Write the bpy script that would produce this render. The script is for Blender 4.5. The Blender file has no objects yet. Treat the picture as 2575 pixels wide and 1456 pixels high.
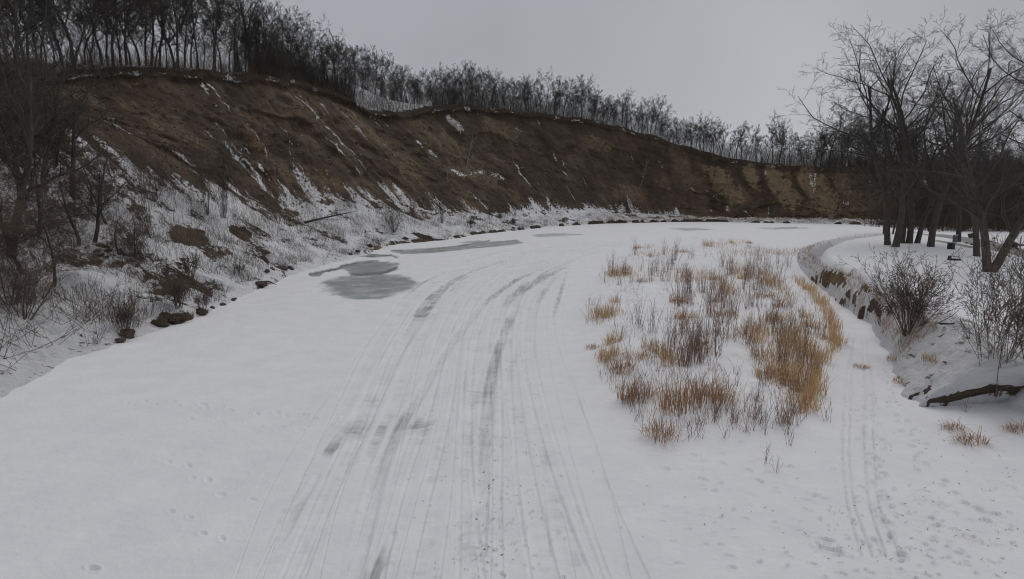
import bpy, math, random
import numpy as np
from mathutils import Vector, Matrix
R = math.radians
SC = bpy.context.scene
COL = SC.collection

# ------------------------------------------------------------------ camera, sky, sun, exposure
F, CX, CY, HZ, H = 1534.7, 1287.5, 728.0, 500.0, 8.0     # survey frame 2575 x 1456
TH = math.atan((CY - HZ) / F)
cam_d = bpy.data.cameras.new('camera')
cam = bpy.data.objects.new('camera', cam_d); COL.objects.link(cam)
cam.location = (0, 0, H); cam.rotation_euler = (math.pi / 2 - TH, 0, 0)
cam_d.sensor_width = 36; cam_d.lens = 36 * F / 2575
cam_d.clip_start = 0.3; cam_d.clip_end = 5000
SC.camera = cam

SUN_EL, SUN_AZ = R(14), R(24)                             # azimuth east of +Y (ahead, a little right)
w = bpy.data.worlds.new('World'); SC.world = w; w.use_nodes = True
nt = w.node_tree; nt.nodes.clear()
N = nt.nodes.new
sky = N('ShaderNodeTexSky'); sky.sky_type = 'NISHITA'; sky.sun_disc = False
sky.sun_elevation = SUN_EL; sky.sun_rotation = SUN_AZ; sky.dust_density = 1; sky.air_density = 1
hs = N('ShaderNodeHueSaturation'); hs.inputs['Saturation'].default_value = 0.12
tc = N('ShaderNodeTexCoord'); cn = N('ShaderNodeTexNoise')
cn.inputs['Scale'].default_value = 1.3; cn.inputs['Detail'].default_value = 5
cr = N('ShaderNodeMapRange'); cr.inputs['From Min'].default_value = 0.3; cr.inputs['From Max'].default_value = 0.7
cr.inputs['To Min'].default_value = 0.88; cr.inputs['To Max'].default_value = 1.10
cl = N('ShaderNodeMix'); cl.data_type = 'RGBA'; cl.blend_type = 'MULTIPLY'; cl.inputs['Factor'].default_value = 1
cl.inputs['A'].default_value = (3.58, 3.74, 4.02, 1)
mx = N('ShaderNodeMix'); mx.data_type = 'RGBA'; mx.inputs['Factor'].default_value = 0.98
bg = N('ShaderNodeBackground'); bg.inputs['Strength'].default_value = 0.09
wo = N('ShaderNodeOutputWorld')
L = nt.links.new
L(sky.outputs[0], hs.inputs['Color']); L(tc.outputs['Generated'], cn.inputs['Vector'])
L(cn.outputs['Fac'], cr.inputs['Value']); L(cr.outputs[0], cl.inputs['B'])
L(hs.outputs[0], mx.inputs['A']); L(cl.outputs['Result'], mx.inputs['B'])
L(mx.outputs['Result'], bg.inputs['Color']); L(bg.outputs[0], wo.inputs['Surface'])

sd = bpy.data.lights.new('sun', 'SUN'); sd.energy = 0.8; sd.angle = R(40); sd.color = (1, 0.97, 0.93)
sun = bpy.data.objects.new('sun', sd); COL.objects.link(sun)
sdir = Vector((math.sin(SUN_AZ) * math.cos(R(52)), math.cos(SUN_AZ) * math.cos(R(52)), math.sin(R(52))))
sun.rotation_euler = sdir.to_track_quat('Z', 'Y').to_euler(); sun.location = (0, 60, 120)
vs = SC.view_settings
vs.view_transform = 'Standard'; vs.look = 'None'; vs.gamma = 1; vs.use_curve_mapping = False
vs.exposure = 0.1
SC.cycles.filter_width = 1.05

# ------------------------------------------------------------------ helpers
c_, s_ = math.cos(TH), math.sin(TH)
def unproj(u, v, z=0.0):
    dx = (u - CX) / F; dy = (CY - v) / F
    d = (dx, c_ + dy * s_, -s_ + dy * c_); k = (z - H) / d[2]
    return d[0] * k, d[1] * k
def proj(x, y, z):
    dz = z - H
    zc = y * c_ - dz * s_; yc = y * s_ + dz * c_
    return CX + F * x / zc, CY - F * yc / zc
def hash2(ix, iy, seed):
    h = (ix.astype(np.int64) * 374761393 + iy.astype(np.int64) * 668265263 + seed * 1442695041) & 0xFFFFFFFF
    h = ((h ^ (h >> 13)) * 1274126177) & 0xFFFFFFFF
    h = ((h ^ (h >> 16)) * 2246822519) & 0xFFFFFFFF
    return ((h ^ (h >> 15)) & 0xFFFFFF) / float(0xFFFFFF)
def vnoise(x, y, seed=0):
    x = np.asarray(x, float); y = np.asarray(y, float)
    x0 = np.floor(x); y0 = np.floor(y); fx = x - x0; fy = y - y0
    fx = fx * fx * (3 - 2 * fx); fy = fy * fy * (3 - 2 * fy)
    a = hash2(x0, y0, seed); b = hash2(x0 + 1, y0, seed); c = hash2(x0, y0 + 1, seed); d = hash2(x0 + 1, y0 + 1, seed)
    return (a + (b - a) * fx) * (1 - fy) + (c + (d - c) * fx) * fy
def fbm(x, y, seed=0, o=4, gain=0.5):
    t = 0; a = 1; n = 0
    for i in range(o):
        t = t + a * vnoise(x * 2 ** i + 17.3 * i, y * 2 ** i - 9.1 * i, seed + i); n += a; a *= gain
    return t / n
def sst(a, b, x):
    t = np.clip((x - a) / (b - a), 0, 1); return t * t * (3 - 2 * t)
def tag(o, label=None, cat=None, group=None, kind=None):
    if label: o['label'] = label
    if cat: o['category'] = cat
    if group: o['group'] = group
    if kind: o['kind'] = kind
    return o
def mesh_np(name, V, Q=None, T=None, mat=None, smooth=True, attrs=None):
    me = bpy.data.meshes.new(name)
    V = np.asarray(V, np.float32).reshape(-1, 3)
    loops = []; starts = []; n = 0
    for A, k in ((Q, 4), (T, 3)):
        if A is not None and len(A):
            A = np.asarray(A, np.int32).reshape(-1, k); loops.append(A.ravel())
            starts.append(n + np.arange(len(A)) * k); n += A.size
    loops = np.concatenate(loops); starts = np.concatenate(starts)
    me.vertices.add(len(V)); me.vertices.foreach_set('co', V.ravel())
    me.loops.add(len(loops)); me.loops.foreach_set('vertex_index', loops)
    me.polygons.add(len(starts)); me.polygons.foreach_set('loop_start', starts.astype(np.int32))
    if attrs:
        for k, a in attrs.items():
            at = me.attributes.new(k, 'FLOAT', 'POINT'); at.data.foreach_set('value', np.asarray(a, np.float32).ravel())
    me.update(calc_edges=True)
    me.polygons.foreach_set('use_smooth', np.full(len(starts), smooth))
    if mat: me.materials.append(mat)
    return me
def link(name, me, parent=None):
    o = bpy.data.objects.new(name, me); COL.objects.link(o)
    if parent: o.parent = parent
    return o
def empty(name, loc, rz=0, s=1):
    o = bpy.data.objects.new(name, None); COL.objects.link(o)
    o.location = loc; o.rotation_euler = (0, 0, rz); o.scale = (s, s, s); o.empty_display_size = 0.2
    return o
def grid_quads(n, m):
    i = np.arange(n * m).reshape(n, m)
    return np.stack([i[:-1, :-1], i[:-1, 1:], i[1:, 1:], i[1:, :-1]], -1).reshape(-1, 4)
def tubes(P0, P1, R0, R1, k=3):
    """tapered prisms for many segments at once"""
    P0 = np.asarray(P0, float); P1 = np.asarray(P1, float); R0 = np.asarray(R0, float); R1 = np.asarray(R1, float)
    d = P1 - P0; ln = np.linalg.norm(d, axis=1, keepdims=True); ln[ln == 0] = 1; d = d / ln
    ref = np.where(np.abs(d[:, 2:3]) < 0.9, np.array([[0, 0, 1.]]), np.array([[1., 0, 0]]))
    a = np.cross(d, ref); a /= np.linalg.norm(a, axis=1, keepdims=True); b = np.cross(d, a)
    P0 = P0 - d * (R0[:, None] * 0.3); P1 = P1 + d * (R1[:, None] * 0.3)
    n = len(P0); V = np.empty((n, 2, k, 3))
    for j in range(k):
        t = 2 * math.pi * j / k; o = a * math.cos(t) + b * math.sin(t)
        V[:, 0, j] = P0 + o * R0[:, None]; V[:, 1, j] = P1 + o * R1[:, None]
    base = (np.arange(n) * 2 * k)[:, None]
    Q = np.concatenate([np.concatenate([base + j, base + (j + 1) % k, base + k + (j + 1) % k, base + k + j], 1) for j in range(k)])
    return V.reshape(-1, 3), Q
def chain_tube(pts, rad, k=8):
    """one continuous tube along a list of points"""
    pts = np.asarray(pts, float); n = len(pts)
    d = np.gradient(pts, axis=0); d /= np.linalg.norm(d, axis=1, keepdims=True)
    V = np.empty((n, k, 3)); a = np.cross(d[0], [0.3, 1, 0.1]); 
    for i in range(n):
        a = a - d[i] * np.dot(a, d[i]); a /= np.linalg.norm(a); b = np.cross(d[i], a)
        for j in range(k):
            t = 2 * math.pi * j / k; V[i, j] = pts[i] + (a * math.cos(t) + b * math.sin(t)) * rad[i]
    Q = []
    for i in range(n - 1):
        for j in range(k): Q.append((i * k + j, i * k + (j + 1) % k, (i + 1) * k + (j + 1) % k, (i + 1) * k + j))
    return V.reshape(-1, 3), np.array(Q)
def joinm(parts):
    Vs = []; Qs = []; o = 0
    for V, Q in parts: Vs.append(V); Qs.append(np.asarray(Q) + o); o += len(V)
    return np.concatenate(Vs), np.concatenate(Qs)

# ------------------------------------------------------------------ materials
def new_mat(name):
    m = bpy.data.materials.new(name); m.use_nodes = True; t = m.node_tree; t.nodes.clear()
    out = t.nodes.new('ShaderNodeOutputMaterial'); b = t.nodes.new('ShaderNodeBsdfPrincipled')
    t.links.new(b.outputs[0], out.inputs['Surface']); return m, t, b
def noise(t, scale, detail=6, rough=0.6, stretch=None, coord='Object', dist=0):
    tc = t.nodes.new('ShaderNodeTexCoord'); n = t.nodes.new('ShaderNodeTexNoise')
    n.inputs['Scale'].default_value = scale; n.inputs['Detail'].default_value = detail
    n.inputs['Roughness'].default_value = rough; n.inputs['Distortion'].default_value = dist
    if stretch:
        mp = t.nodes.new('ShaderNodeMapping'); mp.inputs['Scale'].default_value = stretch
        t.links.new(tc.outputs[coord], mp.inputs[0]); t.links.new(mp.outputs[0], n.inputs['Vector'])
    else: t.links.new(tc.outputs[coord], n.inputs['Vector'])
    return n.outputs['Fac']
def ramp(t, f, stops):
    r = t.nodes.new('ShaderNodeValToRGB'); e = r.color_ramp.elements
    while len(e) < len(stops): e.new(0.5)
    for x, (p, c) in zip(e, stops): x.position = p; x.color = (*c, 1) if len(c) == 3 else c
    t.links.new(f, r.inputs[0]); return r.outputs[0]
def mixc(t, f, a, b):
    m = t.nodes.new('ShaderNodeMix'); m.data_type = 'RGBA'
    for s, v in (('Factor', f), ('A', a), ('B', b)):
        if isinstance(v, (int, float)): m.inputs[s].default_value = v
        elif isinstance(v, tuple): m.inputs[s].default_value = (*v, 1)
        else: t.links.new(v, m.inputs[s])
    return m.outputs['Result']
def mth(t, op, a, b=0.0, c=None):
    m = t.nodes.new('ShaderNodeMath'); m.operation = op
    for i, v in enumerate((a, b, c)):
        if v is None: continue
        if isinstance(v, (int, float)): m.inputs[i].default_value = v
        else: t.links.new(v, m.inputs[i])
    return m.outputs[0]
def mrange(t, f, a, b, c=0.0, d=1.0):
    m = t.nodes.new('ShaderNodeMapRange'); m.interpolation_type = 'SMOOTHSTEP'
    for k, v in (('From Min', a), ('From Max', b), ('To Min', c), ('To Max', d)): m.inputs[k].default_value = v
    t.links.new(f, m.inputs['Value']); return m.outputs[0]
def attr(t, name):
    a = t.nodes.new('ShaderNodeAttribute'); a.attribute_name = name; return a.outputs['Fac']
def bump(t, b, f, dist, strength=1.0):
    n = t.nodes.new('ShaderNodeBump'); n.inputs['Distance'].default_value = dist; n.inputs['Strength'].default_value = strength
    t.links.new(f, n.inputs['Height']); t.links.new(n.outputs[0], b.inputs['Normal'])
SNOW = ((0.79, 0.785, 0.81), (0.87, 0.865, 0.885))

def ground_mat():
    m, t, b = new_mat('frozen_river')
    sn = ramp(t, noise(t, 0.6, 6, 0.65), [(0.3, SNOW[0]), (0.7, SNOW[1])])
    n1 = noise(t, 2.2, 6, 0.7)
    icec = ramp(t, noise(t, 0.35, 7, 0.65), [(0.3, (0.24, 0.265, 0.255)), (0.55, (0.33, 0.355, 0.34)), (0.75, (0.45, 0.47, 0.455))])
    fi = mth(t, 'ADD', attr(t, 'ice'), mth(t, 'MULTIPLY', mth(t, 'SUBTRACT', n1, 0.5), 0.55))
    fi = mth(t, 'MULTIPLY', mrange(t, fi, 0.05, 0.9), mrange(t, attr(t, 'ice'), 0.01, 0.1))
    col = mixc(t, fi, sn, icec)
    n2 = noise(t, 9, 4, 0.7)
    dc = ramp(t, n2, [(0.35, (0.09, 0.065, 0.045)), (0.7, (0.22, 0.17, 0.12))])
    fd = mth(t, 'ADD', attr(t, 'dirt'), mth(t, 'MULTIPLY', mth(t, 'SUBTRACT', n2, 0.5), 0.7))
    fd = mth(t, 'MULTIPLY', mrange(t, fd, 0.1, 0.85), mrange(t, attr(t, 'dirt'), 0.01, 0.1))
    col = mixc(t, fd, col, dc)
    col = mixc(t, mth(t, 'MULTIPLY', attr(t, 'gap_shade_water'), .8), col, (0.10, 0.11, 0.105))  # painted shade of the ledge gaps, with dark water, darkens the base colour
    t.links.new(col, b.inputs['Base Color'])
    t.links.new(mrange(t, fi, 0.4, 1.0, 0.8, 0.42), b.inputs['Roughness'])
    b.inputs['Specular IOR Level'].default_value = 0.25
    h = mth(t, 'ADD', noise(t, 5, 5, 0.6), mth(t, 'MULTIPLY', noise(t, 28, 3, 0.6), 0.3))
    bump(t, b, h, 0.06, 0.55)
    return m
def slope_mat():
    m, t, b = new_mat('bluff_soil')
    sn = ramp(t, noise(t, 0.6, 6, 0.65), [(0.3, SNOW[0]), (0.7, SNOW[1])])
    big = noise(t, 0.14, 8, 0.68)
    soil = ramp(t, big, [(0.32, (0.075, 0.061, 0.049)), (0.5, (0.135, 0.098, 0.070)), (0.68, (0.195, 0.14, 0.096))])
    fine = noise(t, 1.6, 8, 0.72)
    soil = mixc(t, mrange(t, fine, 0.50, 0.72, 0, 0.55), soil, (0.055, 0.046, 0.035))
    red = noise(t, 0.4, 5, 0.6)
    soil = mixc(t, mrange(t, red, 0.55, 0.75, 0, 0.5), soil, (0.15, 0.085, 0.052))
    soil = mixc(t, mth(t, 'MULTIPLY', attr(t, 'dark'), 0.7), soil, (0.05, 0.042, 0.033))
    tanc = ramp(t, noise(t, 0.9, 7, 0.7, (1, 1, .45)), [(0.3, (0.22, 0.165, 0.105)), (0.7, (0.37, 0.285, 0.18))])
    ft = mth(t, 'ADD', attr(t, 'tan'), mth(t, 'MULTIPLY', mth(t, 'SUBTRACT', noise(t, 0.9, 7, 0.7), 0.5), 0.9))
    col = mixc(t, mth(t, 'MULTIPLY', mrange(t, ft, 0.35, 0.8), mrange(t, attr(t, 'tan'), 0.02, 0.2)), soil, tanc)
    rub = noise(t, 3.2, 6, 0.75)
    col = mixc(t, mrange(t, rub, .52, .68, 0, .45), col, (0.20, 0.155, 0.11))
    n = noise(t, 2.0, 8, 0.72, None, 'Object', 0.3)
    fs = mth(t, 'ADD', attr(t, 'snow'), mth(t, 'MULTIPLY', mth(t, 'SUBTRACT', n, 0.5), 1.5))
    fs = mth(t, 'MULTIPLY', mrange(t, fs, 0.42, 0.56), mrange(t, attr(t, 'snow'), 0.02, 0.15))
    col = mixc(t, fs, col, sn)
    t.links.new(col, b.inputs['Base Color']); b.inputs['Roughness'].default_value = 0.9
    b.inputs['Specular IOR Level'].default_value = 0.12
    h = mth(t, 'ADD', mth(t, 'MULTIPLY', noise(t, 0.7, 8, 0.7), 1.0), mth(t, 'MULTIPLY', fs, 0.10))
    bump(t, b, h, 0.8, 0.95)
    return m
def plain(name, c0, c1, scale=6, rough=0.85, bmp=0.0, stretch=None):
    m, t, b = new_mat(name)
    f = noise(t, scale, 5, 0.65, stretch)
    t.links.new(ramp(t, f, [(0.3, c0), (0.7, c1)]), b.inputs['Base Color'])
    b.inputs['Roughness'].default_value = rough; b.inputs['Specular IOR Level'].default_value = 0.2
    if bmp: bump(t, b, f, bmp, 0.8)
    return m
M_GROUND = ground_mat(); M_SLOPE = slope_mat()
M_BARK = plain('bark', (0.05, 0.045, 0.041), (0.13, 0.118, 0.106), 7, 0.95, 0.04, (1, 1, 0.25))
M_TWIG = plain('twig', (0.058, 0.052, 0.047), (0.105, 0.094, 0.085), 3)
M_PALE = plain('pale_bark', (0.20, 0.18, 0.16), (0.34, 0.31, 0.28), 4)
M_BRUSH = plain('brush', (0.105, 0.082, 0.066), (0.19, 0.15, 0.12), 2)
M_WILLOW = plain('willow_stem', (0.20, 0.125, 0.098), (0.35, 0.24, 0.19), 2.5)
M_GRASS = [plain('dry_grass_tan', (0.46, 0.31, 0.175), (0.66, 0.47, 0.28), 3),
           plain('dry_grass_gold', (0.56, 0.375, 0.19), (0.74, 0.53, 0.30), 3),
           plain('dry_grass_brown', (0.34, 0.205, 0.125), (0.52, 0.34, 0.215), 3)]
M_EARTH = plain('earth', (0.045, 0.034, 0.026), (0.11, 0.078, 0.056), 3, 0.95, 0.06)
M_RUBBLE = plain('rubble', (0.07, 0.05, 0.036), (0.24, 0.175, 0.12), .5, 0.95)
M_STONE = plain('stone', (0.06, 0.05, 0.045), (0.15, 0.12, 0.10), 6, 0.9, 0.03)
M_ROAD = plain('wet_asphalt', (0.17, 0.17, 0.165), (0.34, 0.335, 0.32), 0.9, 0.6, 0.01)
M_NEEDLE = plain('spruce_needles', (0.018, 0.022, 0.016), (0.04, 0.045, 0.03), 6)
M_SNOWM = plain('snow', SNOW[0], SNOW[1], 2, 0.8, 0.02)
M_BIN = plain('bin_paint', (0.028, 0.032, 0.036), (0.06, 0.065, 0.07), 8, 0.6)
M_POST = plain('weathered_grey', (0.10, 0.10, 0.105), (0.2, 0.2, 0.21), 8, 0.8)

# ------------------------------------------------------------------ bluff along the left bank
rng = np.random.default_rng(5)
ICE = [(-150, 1070), (0, 990), (150, 920), (290, 862), (390, 825), (520, 790), (620, 745), (660, 725), (740, 690), (800, 672), (900, 645),
       (990, 615), (1130, 603), (1200, 590), (1300, 579), (1370, 572), (1450, 566), (1530, 562), (1620, 560), (1700, 558), (1800, 558), (1900, 560), (2000, 562)]
bank = [(-18.5, -12), (-19, 5)] + [unproj(*p) for p in ICE] + [(112, 190), (150, 184), (230, 176)]
bank = np.array(bank)
seg = np.r_[0, np.cumsum(np.linalg.norm(np.diff(bank, axis=0), axis=1))]
sf = np.arange(0, seg[-1], 0.25)
bf = np.stack([np.interp(sf, seg, bank[:, i]) for i in (0, 1)], 1)
def gsm(a, sig):
    k = np.exp(-0.5 * (np.arange(-3 * sig, 3 * sig + 1) / sig) ** 2); k /= k.sum(); n = 3 * sig
    ap = np.concatenate([2 * a[:1] - a[n:0:-1], a, 2 * a[-1:] - a[-2:-n - 2:-1]]); return np.convolve(ap, k, 'valid')
edge_fine = np.stack([gsm(bf[:, i], 8) for i in (0, 1)], 1)
bs = np.stack([gsm(bf[:, i], 60) for i in (0, 1)], 1)                       # smooth backbone for the normals
tg = np.gradient(bs, axis=0); tg /= np.linalg.norm(tg, axis=1, keepdims=True)
nrm = np.stack([-tg[:, 1], tg[:, 0]], 1)
# sample spacing grows with distance
dist = np.hypot(bs[:, 0], bs[:, 1]); den = 1 / np.clip(dist * 0.0021, 0.075, 0.42)
cum = np.cumsum(den) * 0.25; NS = int(cum[-1]); sS = np.interp(np.arange(NS), cum, sf)
gi = lambda a: np.interp(sS, sf, a)
E = np.stack([gi(edge_fine[:, 0]), gi(edge_fine[:, 1])], 1); NR = np.stack([gi(nrm[:, 0]), gi(nrm[:, 1])], 1)
uI = proj(E[:, 0], E[:, 1], 0 * E[:, 0])[0]; uI[E[:, 1] < 15] = -900
# offsets of foot and rim, keyed by the ice-edge station
KU = [-900, 0, 400, 620, 740, 900, 985, 1060, 1150, 1230, 1330, 1450, 1600, 1750, 1900, 2000, 2200, 2600]
KW1 = [18, 18, 19, 19, 18, 17, 15, 14, 19, 16, 12, 11, 11, 12, 13, 13, 13, 13]
KW2 = [34, 34, 34, 33, 32, 31, 29, 30, 41, 42, 38, 35, 34, 30, 27, 26, 26, 26]
uk = np.maximum.accumulate(uI)
W1 = gsm(np.interp(uk, KU, KW1), 8); W2 = gsm(np.interp(uk, KU, KW2), 8)
RIM = [(-600, 300), (-200, 270), (28, 205), (110, 195), (200, 182), (300, 168), (420, 168), (520, 180), (620, 188), (740, 202), (800, 214), (860, 236),
       (900, 262), (950, 285), (1010, 284), (1100, 264), (1200, 264), (1260, 278), (1350, 284), (1480, 300), (1550, 317), (1640, 341), (1720, 368), (1800, 388),
       (1900, 410), (2000, 420), (2150, 424), (2300, 430), (2600, 440)]
FOOT = [(-600, 480), (-200, 420), (130, 325), (330, 333), (480, 430), (640, 505), (720, 512), (800, 497), (900, 500), (980, 505), (1050, 525), (1180, 528),
        (1320, 522), (1480, 517), (1560, 532), (1700, 541), (1800, 545), (1900, 547), (2050, 550), (2600, 555)]
def solve_z(P, curve, z0):
    z = np.full(len(P), z0, float)
    cu = np.array(curve, float)
    for _ in range(12):
        u, v = proj(P[:, 0], P[:, 1], z)
        vt = np.interp(u, cu[:, 0], cu[:, 1])
        zc = P[:, 1] * c_ - (z - H) * s_
        z = z + 0.7 * (v - vt) / F * zc
    return z
Pr = E + NR * W2[:, None]; Pf = E + NR * W1[:, None]
near = E[:, 1] < 30
ZR = solve_z(Pr, RIM, 25); ZF = solve_z(Pf, FOOT, 5)
i0 = np.argmax(~near); ZR[:i0] = ZR[i0]; ZF[:i0] = ZF[i0]
ZR = gsm(ZR, 7); ZF = gsm(ZF, 7); ZR = np.clip(ZR, 14, 48); ZF = np.clip(ZF, 1.0, 18)
TA = np.r_[-0.06, np.linspace(0, 1, 75) ** 1.25]                     # apron rows
TC = np.linspace(0, 1, 130)[1:]                                      # cliff rows
TP = np.linspace(0, 1, 34)[1:] ** 2.0                                # plateau rows
NT = len(TA) + len(TC) + len(TP)
X = np.zeros((NS, NT)); Y = X.copy(); Z = X.copy(); ZON = X.copy()
S2 = sS[:, None]
far = sst(150, 230, S2 * 1.0)                                         # 0 near .. 1 far
farsand = sst(1640, 1800, uk)[:, None]
rg = 1 - np.abs(2 * vnoise(S2 / 13 + 0 * TC, 0 * TC + 3.1, 3) - 1)     # ridges down the fall line
TCb = TC[None, :]
warp = 2.2 * (fbm(S2 / 9, TCb * 2.2, 21, 3) - 0.5)
rid = 1 - np.abs(2 * fbm((S2 + warp) / 11, TCb * 0.7 + 4, 31, 3) - 1)
rid2 = 1 - np.abs(2 * fbm((S2 + warp) / 3.2, TCb * 1.5, 41, 3) - 1)
rough = fbm(S2 / 1.6, TCb * 14, 51, 5) - 0.5
env = np.sin(np.pi * np.clip(TCb, 0, 1)) ** 0.7
butt = 1 - np.abs(2 * vnoise((S2 + warp) / 9, 0 * TCb + 1.7, 61) - 1)
iso = fbm(S2 / 3.5, TCb * 11, 47, 5) - .5; iso2 = fbm(S2 / 1.2, TCb * 30, 49, 4) - .5
ledge = sst(.45, .62, fbm(S2 / 10, TCb * 5 + .25 * fbm(S2 / 3, TCb * 3, 46, 3), 48, 3))
outw = env * (3.0 * (rid - 0.6) + 1.3 * (rid2 - 0.6) + 1.0 * rough + 1.7 * iso + .9 * iso2 + 1.3 * (ledge - .5) + farsand * 3.6 * (butt - 0.45))
rid3 = fbm((S2 + warp) / 1.1, TCb * 1.2, 45, 4)
# cliff: foot -> rim
prof = TCb ** (1.0 + 0.5 * farsand)
scarp = sst(0.86, 1.0, TCb)
off = W1[:, None] + (W2 - W1)[:, None] * (np.minimum(TCb / .93, 1) - .035 * sst(.93, .96, TCb) + .02 * sst(.97, 1, TCb)) - outw
zc = ZF[:, None] + (ZR - ZF)[:, None] * prof
rimj = (fbm(S2 / 4.0, 0 * S2 + 2, 71, 4) - 0.5)
zc = zc + rimj * 1.6 * sst(0.6, 1, TCb) + 0.5 * rough * env
a0, a1 = len(TA), len(TA) + len(TC)
X[:, a0:a1] = E[:, :1] + NR[:, :1] * off; Y[:, a0:a1] = E[:, 1:] + NR[:, 1:] * off; Z[:, a0:a1] = zc
# apron: ice -> foot
t = TA[None, :]; lipn = fbm(S2 / 2.5, 0 * S2 + 7, 81, 3)
lip = 0.05 + 0.07 * sst(300, 600, uk)[:, None] + 0.8 * sst(150, 500, uk)[:, None] * sst(0.42, 0.68, lipn) * (0.5 + .5 * far)
lumps = (fbm(S2 / 2.2, t * W1[:, None] / 2.2, 91, 5) - 0.5)
lumps2 = (fbm(S2 / 0.7, t * W1[:, None] / 0.7, 95, 3) - 0.5)
edgej = (fbm(S2 / 3.0, 0 * S2 + 1, 85, 4) - 0.5) * 1.6
offa = t * W1[:, None] + edgej * (1 - np.clip(t, 0, 1)) ** 3
sh = np.where(t < 0, 0, 0.25 * t + 0.75 * t ** 1.5)
za = lip * sst(0.0, 0.035, t) + (ZF[:, None] - lip) * sh + (1.5 * lumps + 0.35 * lumps2) * sst(0, 0.12, t) - 0.35 * (t < 0)
za = np.where(t < 0, -0.35, za)
X[:, :a0] = E[:, :1] + NR[:, :1] * offa; Y[:, :a0] = E[:, 1:] + NR[:, 1:] * offa; Z[:, :a0] = za
# ease the seam between apron and cliff
Z[:, a0 - 12:a0] += np.linspace(0, 1, 12)[None, :] * (Z[:, a0:a0 + 1] - Z[:, a0 - 1:a0]) * 0.7
# plateau behind the rim
tp = TP[None, :]
o = off[:, -1:] + tp * 140
X[:, a1:] = E[:, :1] + NR[:, :1] * o; Y[:, a1:] = E[:, 1:] + NR[:, 1:] * o
uR = proj(X[:, a1 - 1], Y[:, a1 - 1], Z[:, a1 - 1])[0]; recess = np.exp(-((uR - 985) / 85.0) ** 2)[:, None] * (E[:, 1:] > 100)
Z[:, a1:] = zc[:, -1:] + 0.5 * (1 - np.exp(-tp * 140 / 3)) + tp * 140 * 0.015 + 10.5 * recess * sst(0, 0.16, tp) + (fbm(X[:, a1:] / 6, Y[:, a1:] / 6, 99, 3) - 0.5) * 1.2 * sst(0, .05, tp)
U, VV = proj(X, Y, Z)
# what lies on the slope: snow, pale clay
TT = np.zeros((NS, NT)); TT[:, :a0] = np.clip(t, 0, 1) - 1; TT[:, a0:a1] = TCb; TT[:, a1:] = 1 + tp
fing = fbm((S2) / 2.6, TT * 1.4, 111, 4); fing2 = fbm(S2 / 9, TT * 0.6, 115, 3)
top = -0.02 + (0.62 * (fing - 0.5) + 0.55 * (fing2 - 0.5)) * (1 - .6 * sst(1100, 1500, uk)[:, None])
snow = 0.22 + (0.40 + 0.34 * sst(.35, .65, fbm(S2 / 4, TT * 5, 117, 4))) * sst(0.16, -0.22, TT - top + .35 * (fbm(S2 / .9, TT * 3, 119, 4) - .5))
snow = np.where(TT > 0.02, snow - 0.32 * sst(0, 0.12, TT - np.maximum(top, 0)), snow)
wet = fbm(S2 / 5, TT * 6, 121, 4)
snow = snow - 0.26 * sst(0.50, 0.66, wet) * (TT < -0.05)                   # bare ground showing through the apron
streak = sst(0.64, 0.74, fbm((S2 + TT * 2) / 1.3, TT * 2.4, 131, 3)) * sst(0.48, 0.6, fbm(S2 / 7, TT * 4, 135, 2))
snow = np.maximum(snow, 0.5 * streak * (TT > 0) * (TT < 0.93))
snow = np.maximum(snow, .5 * sst(.58, .74, fbm(S2 / 2.5, TT * 30, 137, 3)) * (TT > .94) * (TT < 1))
faceb = sst(0.44, 0.54, lipn + .25 * (fbm(S2 / .9, TT * 40, 139, 3) - .5)) * sst(0.06, 0.015, np.clip(TT + 1, 0, 1)) * sst(850, 1150, uk)[:, None] * (TT < 0)
snow = snow * (1 - 0.95 * faceb)
snow[:, a1:] = 0.62 + 0.25 * (fbm(X[:, a1:] / 3, Y[:, a1:] / 3, 141, 3) - 0.5) - 0.45 * sst(0.02, 0.0, tp)
def dist_poly(pl):
    d = np.full(U.shape, 1e9)
    for (x0, y0, *_), (x1, y1, *_) in zip(pl[:-1], pl[1:]):
        L2 = (x1 - x0) ** 2 + (y1 - y0) ** 2
        k = np.clip(((U - x0) * (x1 - x0) + (VV - y0) * (y1 - y0)) / L2, 0, 1)
        d = np.minimum(d, np.hypot(U - x0 - k * (x1 - x0), VV - y0 - k * (y1 - y0)))
    return d
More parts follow.
